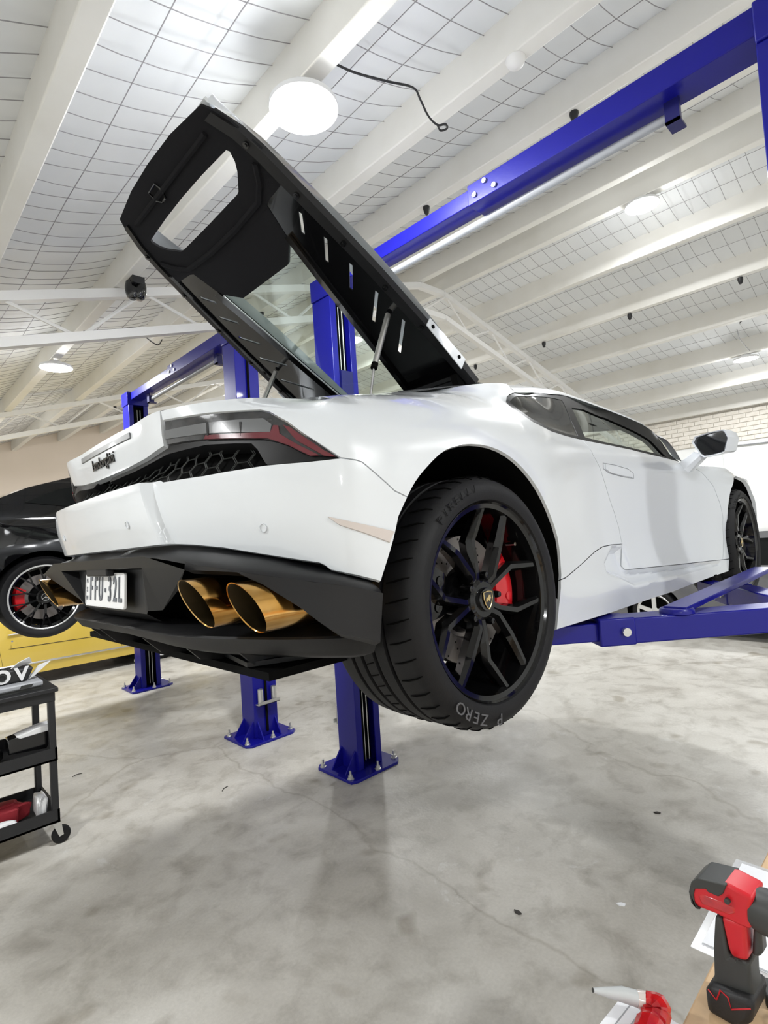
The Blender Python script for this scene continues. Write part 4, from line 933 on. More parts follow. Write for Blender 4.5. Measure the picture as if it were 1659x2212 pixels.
# top skin is a white frame round the glass
def skin(s_):
    XX = np.linspace(-.455, .58, 16); rows = []
    for q in np.linspace(0, 1, 6):
        rows.append([tuple(P_(x, s_*((yo_(x)-.006)*(1-q)+(yg_(x)+.06)*q), -.034-.045*math.sin(q*math.pi/2)-.03*math.sin((x+.455)/1.035*math.pi))) for x in XX])
    skm = MB().grid(rows, flip=s_ > 0)
    return skm
lidroot = cpart(strip([P_(-.462, y, -.036) for y in np.linspace(-.36, .36, 9)], [P_(-.40, y, -.036) for y in np.linspace(-.36, .36, 9)], .012), 'engine_cover', 'white_paint', smooth=None)
for s_ in (-1, 1): cpart(skin(s_), 'cover_skin', 'white_paint', lidroot, smooth=60)
def lidpoly(poly, holes, th, off, nm, m, bow=0.0):
    vs, es = [], []
    for L in [poly]+list(holes):
        k = len(vs); vs += L; es += [(k+i, k+(i+1) % len(L)) for i in range(len(L))]
    v2, e2, f2, *_r = delaunay_2d_cdt([Vector(p) for p in vs], es, [], 0, 1e-6); v2 = np.array([tuple(p) for p in v2]); fs = [tuple(f) for f in f2]
    cen = np.array([v2[list(f)].mean(0) for f in fs]); keep = poly_sd(poly, cen[:, 0], cen[:, 1]) > 0
    for h in holes: keep &= poly_sd(h, cen[:, 0], cen[:, 1]) < 0
    fs = [f for f, k in zip(fs, keep) if k]; n = len(v2); mb = MB()
    lo = [tuple(P_(x, y, off)) for x, y in v2]; hi = [tuple(P_(x, y, off-th)) for x, y in v2]
    f0 = fs[0]; nn = (Vector(lo[f0[1]])-Vector(lo[f0[0]])).cross(Vector(lo[f0[2]])-Vector(lo[f0[0]]))
    if nn.dot(Un) < 0: fs = [f[::-1] for f in fs]
    mb.add(lo+hi, fs+[tuple(n+i for i in f[::-1]) for f in fs])
    for L in [poly]+list(holes):
        L_ = [tuple(P_(x, y, off)) for x, y in L]; T_ = [tuple(P_(x, y, off-th)) for x, y in L]; q = len(L)
        mb.add(L_+T_, [(i, (i+1) % q, q+(i+1) % q, q+i) for i in range(q)])
    return cpart(mb, nm, m, lidroot, smooth=None)
def symp(right): return right+[(x, -y) for x, y in right[::-1] if abs(y) > 1e-6]
for s_ in (-1, 1):
    # louvred side rail, built of plates with open slots between them
    X = np.linspace(-.235, .62, 14)
    inn = [(float(x), s_*(yg_(x)-.002)) for x in X]; outp = [(float(x), s_*(yo_(x)-.03)) for x in X[::-1]]
    slits = [((-.125, .385), (-.077, .330)), ((-.032, .398), (.025, .328)), ((.068, .410), (.134, .330)), ((.18, .420), (.262, .306)), ((.303, .432), (.404, .300))]
    hol = [[(x0-.006, s_*y0), (x0+.006, s_*(y0+.004)), (x1+.006, s_*(y1+.004)), (x1-.006, s_*y1)] for (x0, y0), (x1, y1) in slits]
    lidpoly(inn+outp, hol, .005, -.004, 'louvre_panel', 'gloss_black')
    def rail(x0, x1, f0, f1, nm, m, off0, off1, th=.03):
        XX = np.linspace(x0, x1, 16); pa = [P_(x, s_*f0(x), off0) for x in XX]; pb = [P_(x, s_*f1(x), off1) for x in XX]
        return cpart(strip(pa, pb, th) if s_ < 0 else strip(pb, pa, th), nm, m, lidroot, smooth=None)
    rail(-.43, .62, lambda x: yo_(x)-.036, lambda x: yo_(x), 'outer_rail', 'satin_black', .012, .006)
    rail(-.24, .62, lambda x: yo_(x)-.040, lambda x: yo_(x)-.036, 'rail_web', 'gloss_black', .0, .012)
    rail(-.10, .62, lambda x: yg_(x), lambda x: yg_(x)+.03, 'glass_frame', 'gloss_black', .004, .010, .012)
    for bx in (-.328, -.165, .005, .176, .346):
        p = P_(bx, s_*(yo_(bx)-.020), .006); MB_ = MB().tube([tuple(p), tuple(p+Un*.010)], .011, 8); MB_.tube([tuple(p+Un*.008), tuple(p+Un*.014)], .006, 6); cpart(MB_, 'rail_bolt', 'gloss_black', lidroot, smooth=None)
    a, b = P_(.345, s_*(yo_(.345)+.004), -.03), P_(.535, s_*(yo_(.535)+.004), -.03)
    tb = MB().prism([tuple(a), tuple(b), tuple(b+Un*.055), tuple(a+Un*.040)], (0, s_*.004, 0)); cpart(tb, 'side_tab', 'white_paint', lidroot, smooth=None)
    for t in (.12, .85):
        p = a+(b-a)*t+Un*.022+Vector((0, s_*.004, 0)); cpart(MB().tube([tuple(p), tuple(p+Vector((0, s_*.004, 0)))], .008, 8), 'tab_screw', 'dark', lidroot, smooth=None)
    # gas strut
    top = Vector(cat_(838, 680, Y=-.40)); bt = Vector(cat_(795, 842, Y=-.42)); 
    if s_ > 0: top.y, bt.y = -top.y, -bt.y
    mid = top+(bt-top)*.72
    g = cpart(MB().tube([tuple(top), tuple(mid)], .0115, 12), 'gas_strut', 'zinc', lidroot, smooth=50); cpart(MB().tube([tuple(mid), tuple(bt-Vector((0, 0, .06)))], .0045, 8), 'strut_rod', 'chrome', g, smooth=50)
    cpart(MB().tube([tuple(mid-(mid-top).normalized()*.02), tuple(mid+(mid-top).normalized()*.003)], .013, 12), 'strut_collar', 'dark', g, smooth=50)
    # hinge leg
    cpart(MB().bar(tuple(P_(.56, s_*.47)), (.60, s_*.47, 2.24), .03, .05), 'hinge', 'dark', lidroot, smooth=None)
# cross member at the roof end
cpart(strip([P_(.585, y, .0) for y in np.linspace(-.52, .52, 9)], [P_(.63, y, .0) for y in np.linspace(-.52, .52, 9)], .03), 'front_rail', 'gloss_black', lidroot, smooth=None)
# tail section with its cut-out, dished towards the middle
cutR = [(-.374, -.299), (-.323, -.313), (-.272, -.232)]
felt_e = lp((531, 640), (630, 568))
tl_o = [(-.457, .363), (-.430, .390), (-.389, .412), (-.33, .432)]
outer = [(-.457-.018, 0.0)]+[]
tail_o = symp([(-.478, 0), (-.474, -.18), (-.457, -.363), (-.425, -.392), (-.389, -.412), (-.30, -.438), (-.21, -.446), (-.20, -.31), (-.19, -.28), (-.18, 0)])
cut = symp([(-.362, 0), (-.360, -.16), (-.354, -.322), (-.346, -.330), (-.322, -.318), (-.302, -.296), (-.268, -.238), (-.265, -.222), (-.264, 0)])
lidpoly(tail_o, [cut], .010, .0, 'tail_rail', 'felt_black')
fx1, fx2 = felt_e[0].x, felt_e[1].x
felt = symp([(-.252, 0), (-.252, -.1), (-.262, -.235), (-.20, -.30), (-.087, -.262), (-.062, -.240), (-.02, -.06), (.0, 0)])
felt = symp([(-.255, 0), (-.255, -.1), (-.262, -.24), (-.22, -.30), (-.09, -.262), (-.035, -.17), (-.035, 0.0)])
lidpoly(felt, [], .02, -.002, 'insulation_pad', 'felt_black')
# ridge round the cut-out and the release loop
for sgn in (-1, 1):
    cpart(MB().tube([tuple(P_(x, sgn*abs(y), .004)) for x, y in ((-.285, .385), (-.245, .34), (-.215, .28), (-.205, .1), (-.205, 0))], .012, 6), 'stiffener', 'felt_black', lidroot, smooth=50)
cpart(MB().tube([tuple(P_(-.412, y*.9, .006)) for y in np.linspace(-.34, .34, 8)], .010, 6), 'tail_bead', 'felt_black', lidroot, smooth=50)
lc = lid(344, 417); cpart(MB().tube([tuple(P_(lc.x+dx, lc.y+dy, .01)) for dx, dy in ((-.02, .03), (-.022, -.03), (-.006, -.035), (.02, -.02), (.022, .012), (.008, .032))], .004, 6, closed=True), 'latch_loop', 'gloss_black', lidroot, smooth=50)
# rear screen glass
gp = symp([(-.10, 0), (-.10, -.20), (-.11, -.262), (-.087, -.256), (.039, -.238), (.179, -.222), (.335, -.204), (.53, -.178), (.60, -.17), (.60, 0)])
lidpoly(gp, [], .004, -.008, 'rear_screen', 'clear_glass')
for s_ in (-1, 1):
    cpart(MB().tube([tuple(P_(x, s_*(yg_(x)+.002), -.001)) for x in np.linspace(-.08, .58, 12)], .005, 6), 'glass_seal', 'grey_plastic' if s_ > 0 else 'gloss_black', lidroot, smooth=50)
# ================================================================== BACKGROUND CARS
def bg_car(name, label, loc, rz, top, zb, arches, W, paint, belt, windows, wheel_fn, wheel_r, extras=None, cat='car'):
    """top: upper outline from nose to tail (x,z); side skins with arches cut out, a skin over the top, glass, wheels"""
    t = thing(name, label, cat, loc, rz)
    def yw(x, z):
        x, z = np.asarray(x, float), np.asarray(z, float); L = max(abs(top[0][0]), abs(top[-1][0]))
        return W-.10*((z-.55)/.6)**2*0.6-.55*np.maximum(0, z-belt)-.20*np.maximum(0, (np.abs(x)-L*.72)/(L*.28))**2
    lo = []
    x0, x1 = top[-1][0], top[0][0]; lo.append((x0, zb+.12))
    for ax, ar in sorted(arches):
        lo += [(ax+ar*math.cos(R(a)), wheel_r+ar*math.sin(R(a))) for a in range(205, -26, -10)]
    lo.append((x1, zb+.12)); poly = lo+[tuple(p) for p in top]
    bd = dense(poly, .04); n0 = len(bd); es = [(i, (i+1) % n0) for i in range(n0)]; P = np.array(bd)
    gx, gz = np.meshgrid(np.arange(P[:, 0].min(), P[:, 0].max(), .07), np.arange(P[:, 1].min(), P[:, 1].max(), .05)); gx, gz = gx.ravel(), gz.ravel(); ok = poly_sd(bd, gx, gz) > .02
    v2, e2, f2, *_r = delaunay_2d_cdt([Vector(p) for p in bd+list(zip(gx[ok], gz[ok]))], es, [], 0, 1e-6); v2 = np.array([tuple(p) for p in v2]); fs = [tuple(f) for f in f2]
    c = np.array([v2[list(f)].mean(0) for f in fs]); fs = [f for f, k in zip(fs, poly_sd(bd, c[:, 0], c[:, 1]) > 0) if k]
    sk = MB(); sk.add([(x, -float(yw(x, z)), z) for x, z in v2], fs)
    a = [sk.v[i] for i in fs[0]]; nn = (Vector(a[1])-Vector(a[0])).cross(Vector(a[2])-Vector(a[0]))
    if nn.y > 0: sk.f = [q[::-1] for q in sk.f]
    sk.build('side_panel', paint, t, smooth=50); sk.mirror().build('side_panel', paint, t, smooth=50)
    tp = dense([tuple(p) for p in top], .05); k = next(i for i, p in enumerate(tp) if abs(p[0]-top[-1][0]) < 1e-9 and abs(p[1]-top[-1][1]) < 1e-9); tp = tp[:k+1]
    MB().grid([[(x, float(yw(x, z))*q, z+.03*(1-q*q)) for q in np.linspace(-1, 1, 11)] for x, z in tp], flip=True).build('top_skin', paint, t, smooth=50)
    for x in (x0, x1):
        z1 = top[-1][1] if x == x0 else top[0][1]; MB().add([(x, -float(yw(x, z1)), zb+.12), (x, float(yw(x, z1)), zb+.12), (x, float(yw(x, z1)), z1), (x, -float(yw(x, z1)), z1)], [(0, 1, 2, 3)]).build('end_panel', paint, t)
    MB().box((x0+.1, -W+.12, zb), (x1-.1, W-.12, zb+.15)).build('floor_pan', 'dark', t)
    for w in windows:
        d = dense(w, .05); m = MB(); m.add([(x, -float(yw(x, z))-.004, z) for x, z in d], [tuple(range(len(d)))]); m.build('side_window', 'tint_glass', t); m.mirror().build('side_window', 'tint_glass', t)
    for ax, ar in arches:
        for s_ in (-1, 1):
            w = MB(); rg = [[(ax+ar*math.cos(R(a)), s_*y, wheel_r+ar*math.sin(R(a))) for a in range(-25, 206, 10)] for y in (W-.03, W-.40)]
            w.grid(rg); w.add(rg[1], [tuple(range(len(rg[1])))]); w.build('arch_liner', 'dark', t)
            o = wheel_fn(t); o.location = (ax, s_*(W-.02), wheel_r); o.rotation_euler = (0, 0, 0 if s_ < 0 else math.pi)
    if extras: extras(t, yw)
    return t
def side_strip(t, yw, pts, w, name, m, off=.004):
    for s_ in (-1, 1):
        g = MB().tube([(x, s_*(float(yw(x, z))+off), z) for x, z in pts], w, 4, cap=True); g.build(name, m, t)
def star_wheel(t):
    r = .315; rim = MB(); rim.lathe([(.236, .02), (.244, .0), (.250, .004), (.250, .02), (.23, .03), (.225, .12), (.22, .12), (.22, .03), (.236, .02)], 56, axis='y')
    P = lambda q, a, y: (q*math.cos(R(a)), y, q*math.sin(R(a)))
    for k in range(10):
        a = 36*k+18
        for s_ in (-1, 1): rim.bar(P(.05, a, .02), P(.14, a, .02), .016, .02, (0, 1, 0)) if s_ < 0 else None; rim.bar(P(.13, a, .02), P(.232, a+s_*8, .012), .011, .02, (0, 1, 0))
    rim.lathe([(.001, .0), (.05, .0), (.06, .01), (.06, .05)], 30, axis='y')
    root = rim.build('wheel', 'rim_black', t, smooth=30)
    MB().lathe([(.238, .0), (.245, -.004), (.251, .0), (.249, .006)], 64, axis='y').build('rim_lip', 'silver_rim', root, smooth=60)
    MB().lathe([(.248, .002), (.26, -.012), (r-.02, -.012), (r, .02), (r, .19), (r-.03, .21)], 64, axis='y').build('tyre', 'rubber', root, smooth=50)
    MB().lathe([(.10, .08), (.175, .08), (.175, .10)], 40, axis='y').build('brake_disc', 'steel_disc', root, smooth=30)
    MB().lathe([(.001, .11), (.22, .11)], 40, axis='y').build('wheel_back', 'dark', root)
    c = MB(); rows = [[P(q, 180+b, y) for q, y in ((.125, .075), (.13, .05), (.19, .05), (.205, .07), (.205, .1))] for b in np.linspace(-28, 28, 8)]; c.grid(rows); c.build('brake_caliper', 'red_caliper', root, smooth=40)
    cap = MB().lathe([(.001, -.004), (.032, -.004), (.036, .002)], 30, axis='y').build('hub_cap', 'gloss_black', root, smooth=40)
    MB().tube([P(.027, a, -.006) for a in range(0, 360, 15)], .0025, 5, closed=True).build('star_ring', 'chrome', cap)
    st = MB()
    for a in (90, 210, 330): st.tube([P(.0, a, -.006), P(.027, a, -.006)], [.004, .0012], 5)
    st.build('star', 'chrome', cap)
    return root
def black_extras(t, yw):
    side_strip(t, yw, [(-1.85, .80), (-1.2, .86), (-.4, .84), (1.2, .80)], .008, 'shoulder_crease', 'black_car', .0)
    side_strip(t, yw, [(-.92, .20), (.92, .20)], .02, 'sill_trim', 'black_car', .0)
    for s_ in (-1, 1): MB().box((-2.03, s_*.62-.16, .80), (-1.97, s_*.62+.16, .92)).build('tail_lamp', 'lens_red', t, bevel=.02)
bg_car('raised_hatchback', 'glossy black car raised on the farther blue lift', (1.13, 3.98, 1.055), 0,
       [(2.2, .45), (2.2, .70), (1.95, .88), (1.0, 1.02), (.45, 1.34), (-.1, 1.41), (-.7, 1.37), (-1.1, 1.28), (-1.4, 1.19), (-1.62, 1.09), (-1.85, 1.03), (-2.02, .96), (-2.08, .6), (-2.05, .4)], .17, [(-1.35, .36), (1.35, .36)], .93, 'black_car', .95,
       [[(-1.45, 1.06), (-1.2, 1.17), (-.7, 1.28), (-.1, 1.32), (.4, 1.25), (.85, 1.03), (0, .99), (-.9, .99)]], star_wheel, .315, black_extras)
def disc_wheel(t):
    r = .315; root = MB().lathe([(.001, .0), (.05, -.008), (.11, .004), (.15, .022), (.185, .012), (.20, .0), (.205, .01), (.205, .12)], 40, axis='y').build('wheel', 'silver_rim', t, smooth=40)
    MB().lathe([(.20, .004), (.24, -.010), (r-.03, -.008), (r, .02), (r, .17), (r-.04, .19)], 48, axis='y').build('tyre', 'rubber', root, smooth=50)
    MB().lathe([(.222, -.006), (.24, -.012), (.262, -.011)], 48, axis='y').build('whitewall', 'plate_white', root, smooth=60)
    return root
def yellow_extras(t, yw):
    side_strip(t, yw, [(-1.05, .30), (.0, .292), (1.0, .285)], .012, 'sill_strip', 'chrome', .002)
    side_strip(t, yw, [(-2.2, .545), (-.5, .52), (.8, .50), (2.1, .52)], .004, 'body_crease', 'seam', .0)
    for x in (-.62, .80): side_strip(t, yw, [(x, .31), (x-.03 if x < 0 else x+.03, .5), (x-.05 if x < 0 else x+.05, .86)], .003, 'door_seam', 'seam', .0)
    side_strip(t, yw, [(-.56, .70), (-.36, .705)], .009, 'door_handle', 'chrome', .012)
    for s_ in (-1, 1): MB().tube([(-.52, s_*.885, .62), (-.52, s_*.90, .62)], .012, 10).build('door_lock', 'chrome', t)
bg_car('parked_coupe', 'yellow classic coupe with bright sill strip parked by the peach wall', (.62, 7.42, 0), 0,
       [(2.35, .40), (2.35, .74), (2.2, .80), (.95, .88), (.35, 1.24), (-.5, 1.27), (-1.3, .98), (-2.3, .86), (-2.38, .45)], .20, [(-1.4, .38), (1.4, .38)], .86, 'yellow_paint', .86,
       [[(-1.0, .92), (-.55, 1.17), (.25, 1.17), (.72, .92)]], disc_wheel, .315, yellow_extras)
def spoke_wheel(t):
    r = .32; P = lambda q, a, y: (q*math.cos(R(a)), y, q*math.sin(R(a))); rim = MB()
    rim.lathe([(.215, .02), (.235, .0), (.245, .004), (.245, .10)], 48, axis='y')
    for k in range(5): rim.bar(P(.03, 72*k+18, .0), P(.228, 72*k+18, .004), .055, .02, (0, 1, 0))
    rim.lathe([(.001, -.004), (.04, -.004), (.06, .01)], 24, axis='y')
    root = rim.build('wheel', 'silver_rim', t, smooth=30)
    MB().lathe([(.001, .08), (.24, .08)], 30, axis='y').build('wheel_back', 'dark', root)
    MB().lathe([(.243, .004), (.27, -.010), (r-.03, -.008), (r, .02), (r, .18), (r-.04, .2)], 48, axis='y').build('tyre', 'rubber', root, smooth=50)
    return root
bg_car('parked_saloon', 'dark grey saloon with pale five spoke wheels parked beyond the lift arms', (7.72, -.2, 0), R(90),
       [(2.3, .40), (2.3, .70), (2.1, .82), (1.1, .96), (.45, 1.38), (-.8, 1.42), (-1.5, 1.08), (-2.2, 1.02), (-2.3, .45)], .18, [(-1.35, .38), (1.35, .38)], .89, 'grey_car', .93,
       [[(-1.25, .98), (-.8, 1.33), (.35, 1.30), (.95, .98)]], spoke_wheel, .32)
# wall shelf with bracket by the far wall
t = thing('wall_shelf', 'black framed wall shelf with struts on the white front wall', 'shelf', (X1-.02, .15, 0))
MB().box((-.45, -.9, .98), (0, .5, 1.03)).build('shelf_board', 'black_plastic', t)
for y in (-.8, .35): MB().bar((-.40, y, .98), (-.02, y, .62), .03, .03).build('shelf_strut', 'black_plastic', t)
MB().box((-.30, -.85, 1.03), (-.05, -.3, 1.12)).build('shelf_packet', 'brick_cream', t)
# ================================================================== TROLLEY AND ITS LOAD
t = thing('utility_trolley', 'black three shelf plastic utility trolley on castors', 'trolley', (-.88, 2.14, 0))
TX0, TX1, TY0, TY1 = -.45, .45, -.235, .235
def tray(zt_, h, nm):
    m = MB(); w = .012
    m.box((TX0, TY0, zt_-h), (TX1, TY1, zt_-h+.012)); m.box((TX0, TY0, zt_-h), (TX1, TY0+w, zt_)); m.box((TX0, TY1-w, zt_-h), (TX1, TY1, zt_)); m.box((TX0, TY0, zt_-h), (TX0+w, TY1, zt_)); m.box((TX1-w, TY0, zt_-h), (TX1, TY1, zt_)); m.build(nm, 'black_plastic', t)
tray(.205, .075, 'bottom_shelf'); tray(.56, .075, 'middle_shelf')
m = MB().box((TX0-.015, TY0-.015, .885), (TX1+.015, TY1+.015, .91)); m.box((TX0, TY0, .83), (TX1, TY0+.012, .89)); m.box((TX0, TY1-.012, .83), (TX1, TY1, .89)); m.build('top_shelf', 'black_plastic', t, bevel=.004)
for x in (TX0+.02, TX1-.02):
    for y in (TY0+.02, TY1-.02):
        MB().box((x-.018, y-.018, .15), (x+.018, y+.018, .885)).build('post', 'black_plastic', t, bevel=.004)
        c = MB().lathe([(.001, -.014), (.045, -.014), (.05, -.008), (.05, .008), (.045, .014), (.001, .014)], 24, (x+.025, y, .05), 'y').build('castor', 'rubber', t, smooth=40)
        k = MB()
        for s_ in (-1, 1): k.prism([(x-.02, y+s_*.018-.0015, .128), (x+.025, y+s_*.018-.0015, .125), (x+.035, y+s_*.018-.0015, .05), (x+.012, y+s_*.018-.0015, .045)], (0, .003, 0))
        k.box((x-.02, y-.02, .120), (x+.025, y+.02, .128)); k.build('castor_fork', 'zinc', c)
def crumple(name, label, cat, loc, size, m, seed=0, n=18, amp=.25, sharp=None, parent=None):
    rn = random.Random(seed); ph = [(rn.uniform(3, 9), rn.uniform(0, 6), rn.uniform(3, 9), rn.uniform(0, 6)) for _ in range(6)]
    rows = []
    for i in range(n+1):
        th = math.pi*i/n; row = []
        for j in range(2*n+1):
            p = 2*math.pi*j/(2*n); x, y, z = math.sin(th)*math.cos(p), math.sin(th)*math.sin(p), math.cos(th)
            e = lambda v: math.copysign(abs(v)**.6, v)
            d = 1+amp*sum(math.sin(a*x+b)*math.sin(c*y+dd+z*2) for a, b, c, dd in ph)/3
            row.append((e(x)*size[0]/2*d, e(y)*size[1]/2*d, max(0, (e(z)*.5+.5))*size[2]*(.85+.15*d)))
        rows.append(row)
    mb = MB().grid(rows, flip=True); o = mb.build(name, m, parent, smooth=sharp or 25, loc=loc)
    if label: tag(o, label, cat)
    return o
cs = thing('tool_case', 'flat grey plastic case with dark latch on top of trolley', 'case', (-.84, 2.11, .911))
MB().box((-.36, -.17, .016), (.36, .17, .048)).build('case_lid', 'grey_plastic', cs, bevel=.01); MB().box((-.35, -.16, 0), (.35, .16, .016)).build('case_base', 'tool_dark', cs)
MB().prism([(.24, -.172, .022), (.30, -.172, .022), (.31, -.172, .040), (.25, -.172, .040)], (0, .004, 0)).build('case_latch', 'tool_dark', cs)
bg = thing('printed_bag', 'black bag printed with big white letters lying on the grey case', 'bag', (-.78, 2.06, .960))
bw = MB().prism([(-.40, -.05, 0), (.235, -.05, 0), (.27, -.05, .075), (-.40, -.05, .085)], (0, .14, 0)).build('bag_body', 'black_plastic', bg, bevel=.012)
MB().prism([(.16, .0, .075), (.20, -.02, .11), (.255, -.02, .13), (.27, .0, .095)], (0, .02, 0)).build('bag_fold', 'bag_white', bg)
MB().prism([(.245, -.03, .005), (.275, -.03, .02), (.36, -.03, .088), (.30, -.03, .075), (.262, -.03, .03)], (0, .02, 0)).build('bag_tail', 'bag_white', bg)
for ch, x, s_ in (('a', .005, .13), ('O', .110, .105), ('V', .205, .105)):
    q = text_mb(ch, s_, .003, bold=.004, sx=1.0); q.xform(frame((x, -.053, .043), (1, 0, 0), (0, 0, 1), (0, -1, 0))); q.build('bag_letter', 'bag_white', bg)
q = MB().lathe([(.022, 0), (.022, .002), (.016, .002), (.016, 0)], 24, axis='y', closed=True); q.xform(Matrix.Translation((.110, -.058, .043))); q.build('bag_letter_ring', 'tool_dark', bg)
crumple('black_bag', 'shiny black plastic bag filling the middle trolley shelf', 'bag', (-.98, 2.13, .500), (.60, .36, .13), 'gloss_black', 3, amp=.12)
pk = thing('foil_packet', 'black and white packet sticking out past the middle trolley shelf', 'packet', (-.50, 2.02, .60))
MB().prism([(-.16, -.05, -.03), (.03, -.05, -.05), (.075, -.05, .05), (.07, -.05, .085), (-.16, -.05, .055)], (0, .09, 0)).build('packet_body', 'gloss_black', pk, bevel=.006)
MB().prism([(-.10, -.053, .045), (.055, -.053, .052), (.066, -.053, .088), (.0, -.053, .085), (-.12, -.053, .06)], (0, .10, 0)).build('packet_flap', 'bag_white', pk, bevel=.003)
crumple('black_rags', 'heap of dark plastic wrapping on the bottom trolley shelf', 'wrapping', (-1.0, 2.25, .143), (.45, .15, .16), 'black_plastic', 5, amp=.25)
crumple('red_cloth', 'crumpled dark red cloth on the bottom trolley shelf', 'cloth', (-.70, 2.10, .143), (.26, .15, .12), 'red_cloth', 8, amp=.25)
crumple('white_rag', 'crumpled white rag at the front of the bottom trolley shelf', 'rag', (-.72, 1.96, .143), (.18, .06, .07), 'bag_white', 11, amp=.25)
crumple('clear_wrap', 'small pale plastic wrap in the corner of the bottom trolley shelf', 'wrapping', (-.50, 2.05, .143), (.06, .16, .13), 'bag_white', 15, amp=.3)
# ================================================================== WORKBENCH AND TOOLS
BZ = .95
b = thing('workbench', 'stained wooden workbench with tools and papers on its edge', 'workbench', (-.45, -1.84, 0))
for i, (y0, y1) in enumerate(((-.344, -.115), (-.113, .115), (.117, .344))): MB().box((-.85, y0, BZ-.045), (.85, y1, BZ)).build('top_plank', 'wood', b, bevel=.004)
for x in (-.75, .75):
    for y in (-.28, .28): MB().box((x-.035, y-.035, 0), (x+.035, y+.035, BZ-.045)).build('leg', 'wood', b)
for y in (-.28, .28): MB().box((-.75, y-.02, BZ-.14), (.75, y+.02, BZ-.045)).build('apron', 'wood', b)
# sheet in a clear sleeve
s1 = thing('sleeved_sheet', 'printed sheet in clear plastic sleeve under the red drill', 'document', (-.047, -1.575, BZ+.001), R(1))
MB().box((-.160, -.118, 0), (.160, .118, .0015)).build('sleeve', 'clear_plastic', s1, bevel=.0006); MB().box((-.144, -.105, .0016), (.148, .105, .0022)).build('sheet', 'paper', s1)
q = text_mb('LINE', .030, .0004, sx=1.2, bold=.0008); q.xform(Matrix.Translation((-.120, -.03, .0026)) @ Matrix.Rotation(R(-90), 4, 'Z')); q.build('sheet_print', 'paper_ink', s1)
MB().box((-.143, -.104, .0023), (-.139, .104, .0026)).build('sheet_stripe', 'grey_plastic', s1)
s2 = thing('loose_sheet', 'loose white printed sheet overhanging the bench under the nozzle', 'document', (-.525, -1.51, BZ+.001), R(-4))
MB().box((-.148, -.105, 0), (.148, .105, .001)).build('sheet', 'paper', s2)
for k in range(9): MB().box((.06-.012*(k % 3)*0, .088-.016*k, .001), (.13-.013*(k % 4), .090-.016*k, .0012)).build('print_line', 'grey_plastic', s2)
ru = thing('steel_tool', 'dark steel tool lying between sheet and battery drill', 'tool', (-.225, -1.63, BZ+.001), R(20))
MB().box((-.02, -.06, 0), (.02, .06, .02)).build('tool_body', 'tool_dark', ru, bevel=.003); MB().box((-.008, -.05, .02), (.008, .05, .024)).build('tool_face', 'zinc', ru)
# nozzle and red tube
nz = thing('sealant_tube', 'crumpled red tube with grey tapered nozzle on loose sheet', 'tube', (-.42, -1.44, BZ+.002))
def wl_(p, z): return Vector(at(p[0], p[1], Z=z))-Vector((-.42, -1.44, BZ+.002))
tip, e1, e2, e3 = wl_((1281, 2139), 1.0), wl_((1345, 2148), .99), wl_((1375, 2157), .985), wl_((1395, 2162), .982)
MB().tube([tip, tip+(e1-tip)*.25, e1, e2], [.0028, .0050, .0098, .0105], 14).build('nozzle', 'marker_grey', nz, smooth=50)
MB().tube([e2, e2+(e3-e2)*.6, e3], [.0108, .0118, .012], 14).build('nozzle_collar', 'lens_clear', nz, smooth=50)
MB().tube([tip-(e1-tip)*.02, tip+(e1-tip)*.02], .0030, 8).build('nozzle_tip', 'tool_dark', nz)
body = smooth_path([e3-(e3-e2)*.3, wl_((1412, 2172), .980), wl_((1415, 2200), .972), wl_((1400, 2250), .968), wl_((1370, 2330), .966)], 6)
rn = random.Random(4); MB().tube(body, [.011+.010*min(1, i/8)+rn.uniform(-.002, .002) for i in range(len(body))], 12).build('tube_body', 'bag_red', nz, smooth=25)
# cordless drill, built in the vertical plane of its barrel
p1, p2 = at(1522, 1905, Z=1.135), at(1659, 1962, Z=1.135); dv = Vector((p2[0]-p1[0], p2[1]-p1[1], 0)).normalized(); base = Vector((-.295, -1.548, BZ)); nv = Vector((-dv.y, dv.x, 0))
if nv.dot(Vector(CAM)-base) < 0: nv = -nv
def dpl(px, py, off=0.0):
    d = ray(px, py); n = np.array(nv); o = np.array(base+nv*off); t_ = ((o-CAM) @ n)/(d @ n); p = Vector(CAM+t_*d)-base; return (p.dot(dv), p.z)
dr = thing('cordless_drill', 'red and black cordless drill standing upright on workbench', 'drill', tuple(base), math.atan2(dv.y, dv.x))
sy = 1 if nv.dot(Vector((-dv.y, dv.x, 0))) > 0 else -1
def slab(pts, w, nm, m, bevel=.006, off=0.0, parent=None, seg=3):
    q = [dpl(x, y) for x, y in pts]; mb = MB().prism([(x, -w/2*sy*1.0+off*sy, max(z, .0)) for x, z in q], (0, w*sy, 0)); return mb.build(nm, m, parent or dr, bevel=bevel, seg=seg)
slab([(1505, 1905), (1510, 1888), (1525, 1880), (1585, 1893), (1640, 1922), (1632, 1950), (1636, 1990), (1608, 1980), (1560, 1957), (1522, 1943), (1509, 1930)], .052, 'motor_housing', 'tool_red', .018)
slab([(1503, 1908), (1508, 1888), (1523, 1878), (1584, 1893), (1576, 1912), (1566, 1918), (1543, 1908), (1540, 1902), (1516, 1902), (1513, 1915), (1516, 1935), (1528, 1946), (1520, 1945), (1508, 1932)], .057, 'rear_cap', 'tool_dark', .010)
slab([(1555, 1962), (1572, 1968), (1585, 2050), (1630, 2062), (1632, 2108), (1641, 2150), (1546, 2118), (1553, 2090), (1551, 2030)], .044, 'handle', 'tool_dark', .014)
slab([(1569, 1962), (1622, 1980), (1627, 2060), (1592, 2051), (1584, 2030)], .047, 'handle_inlay', 'tool_red', .006)
slab([(1540, 2112), (1550, 2100), (1640, 2130), (1644, 2152), (1638, 2182), (1616, 2207), (1545, 2158)], .068, 'battery', 'black_plastic', .008)
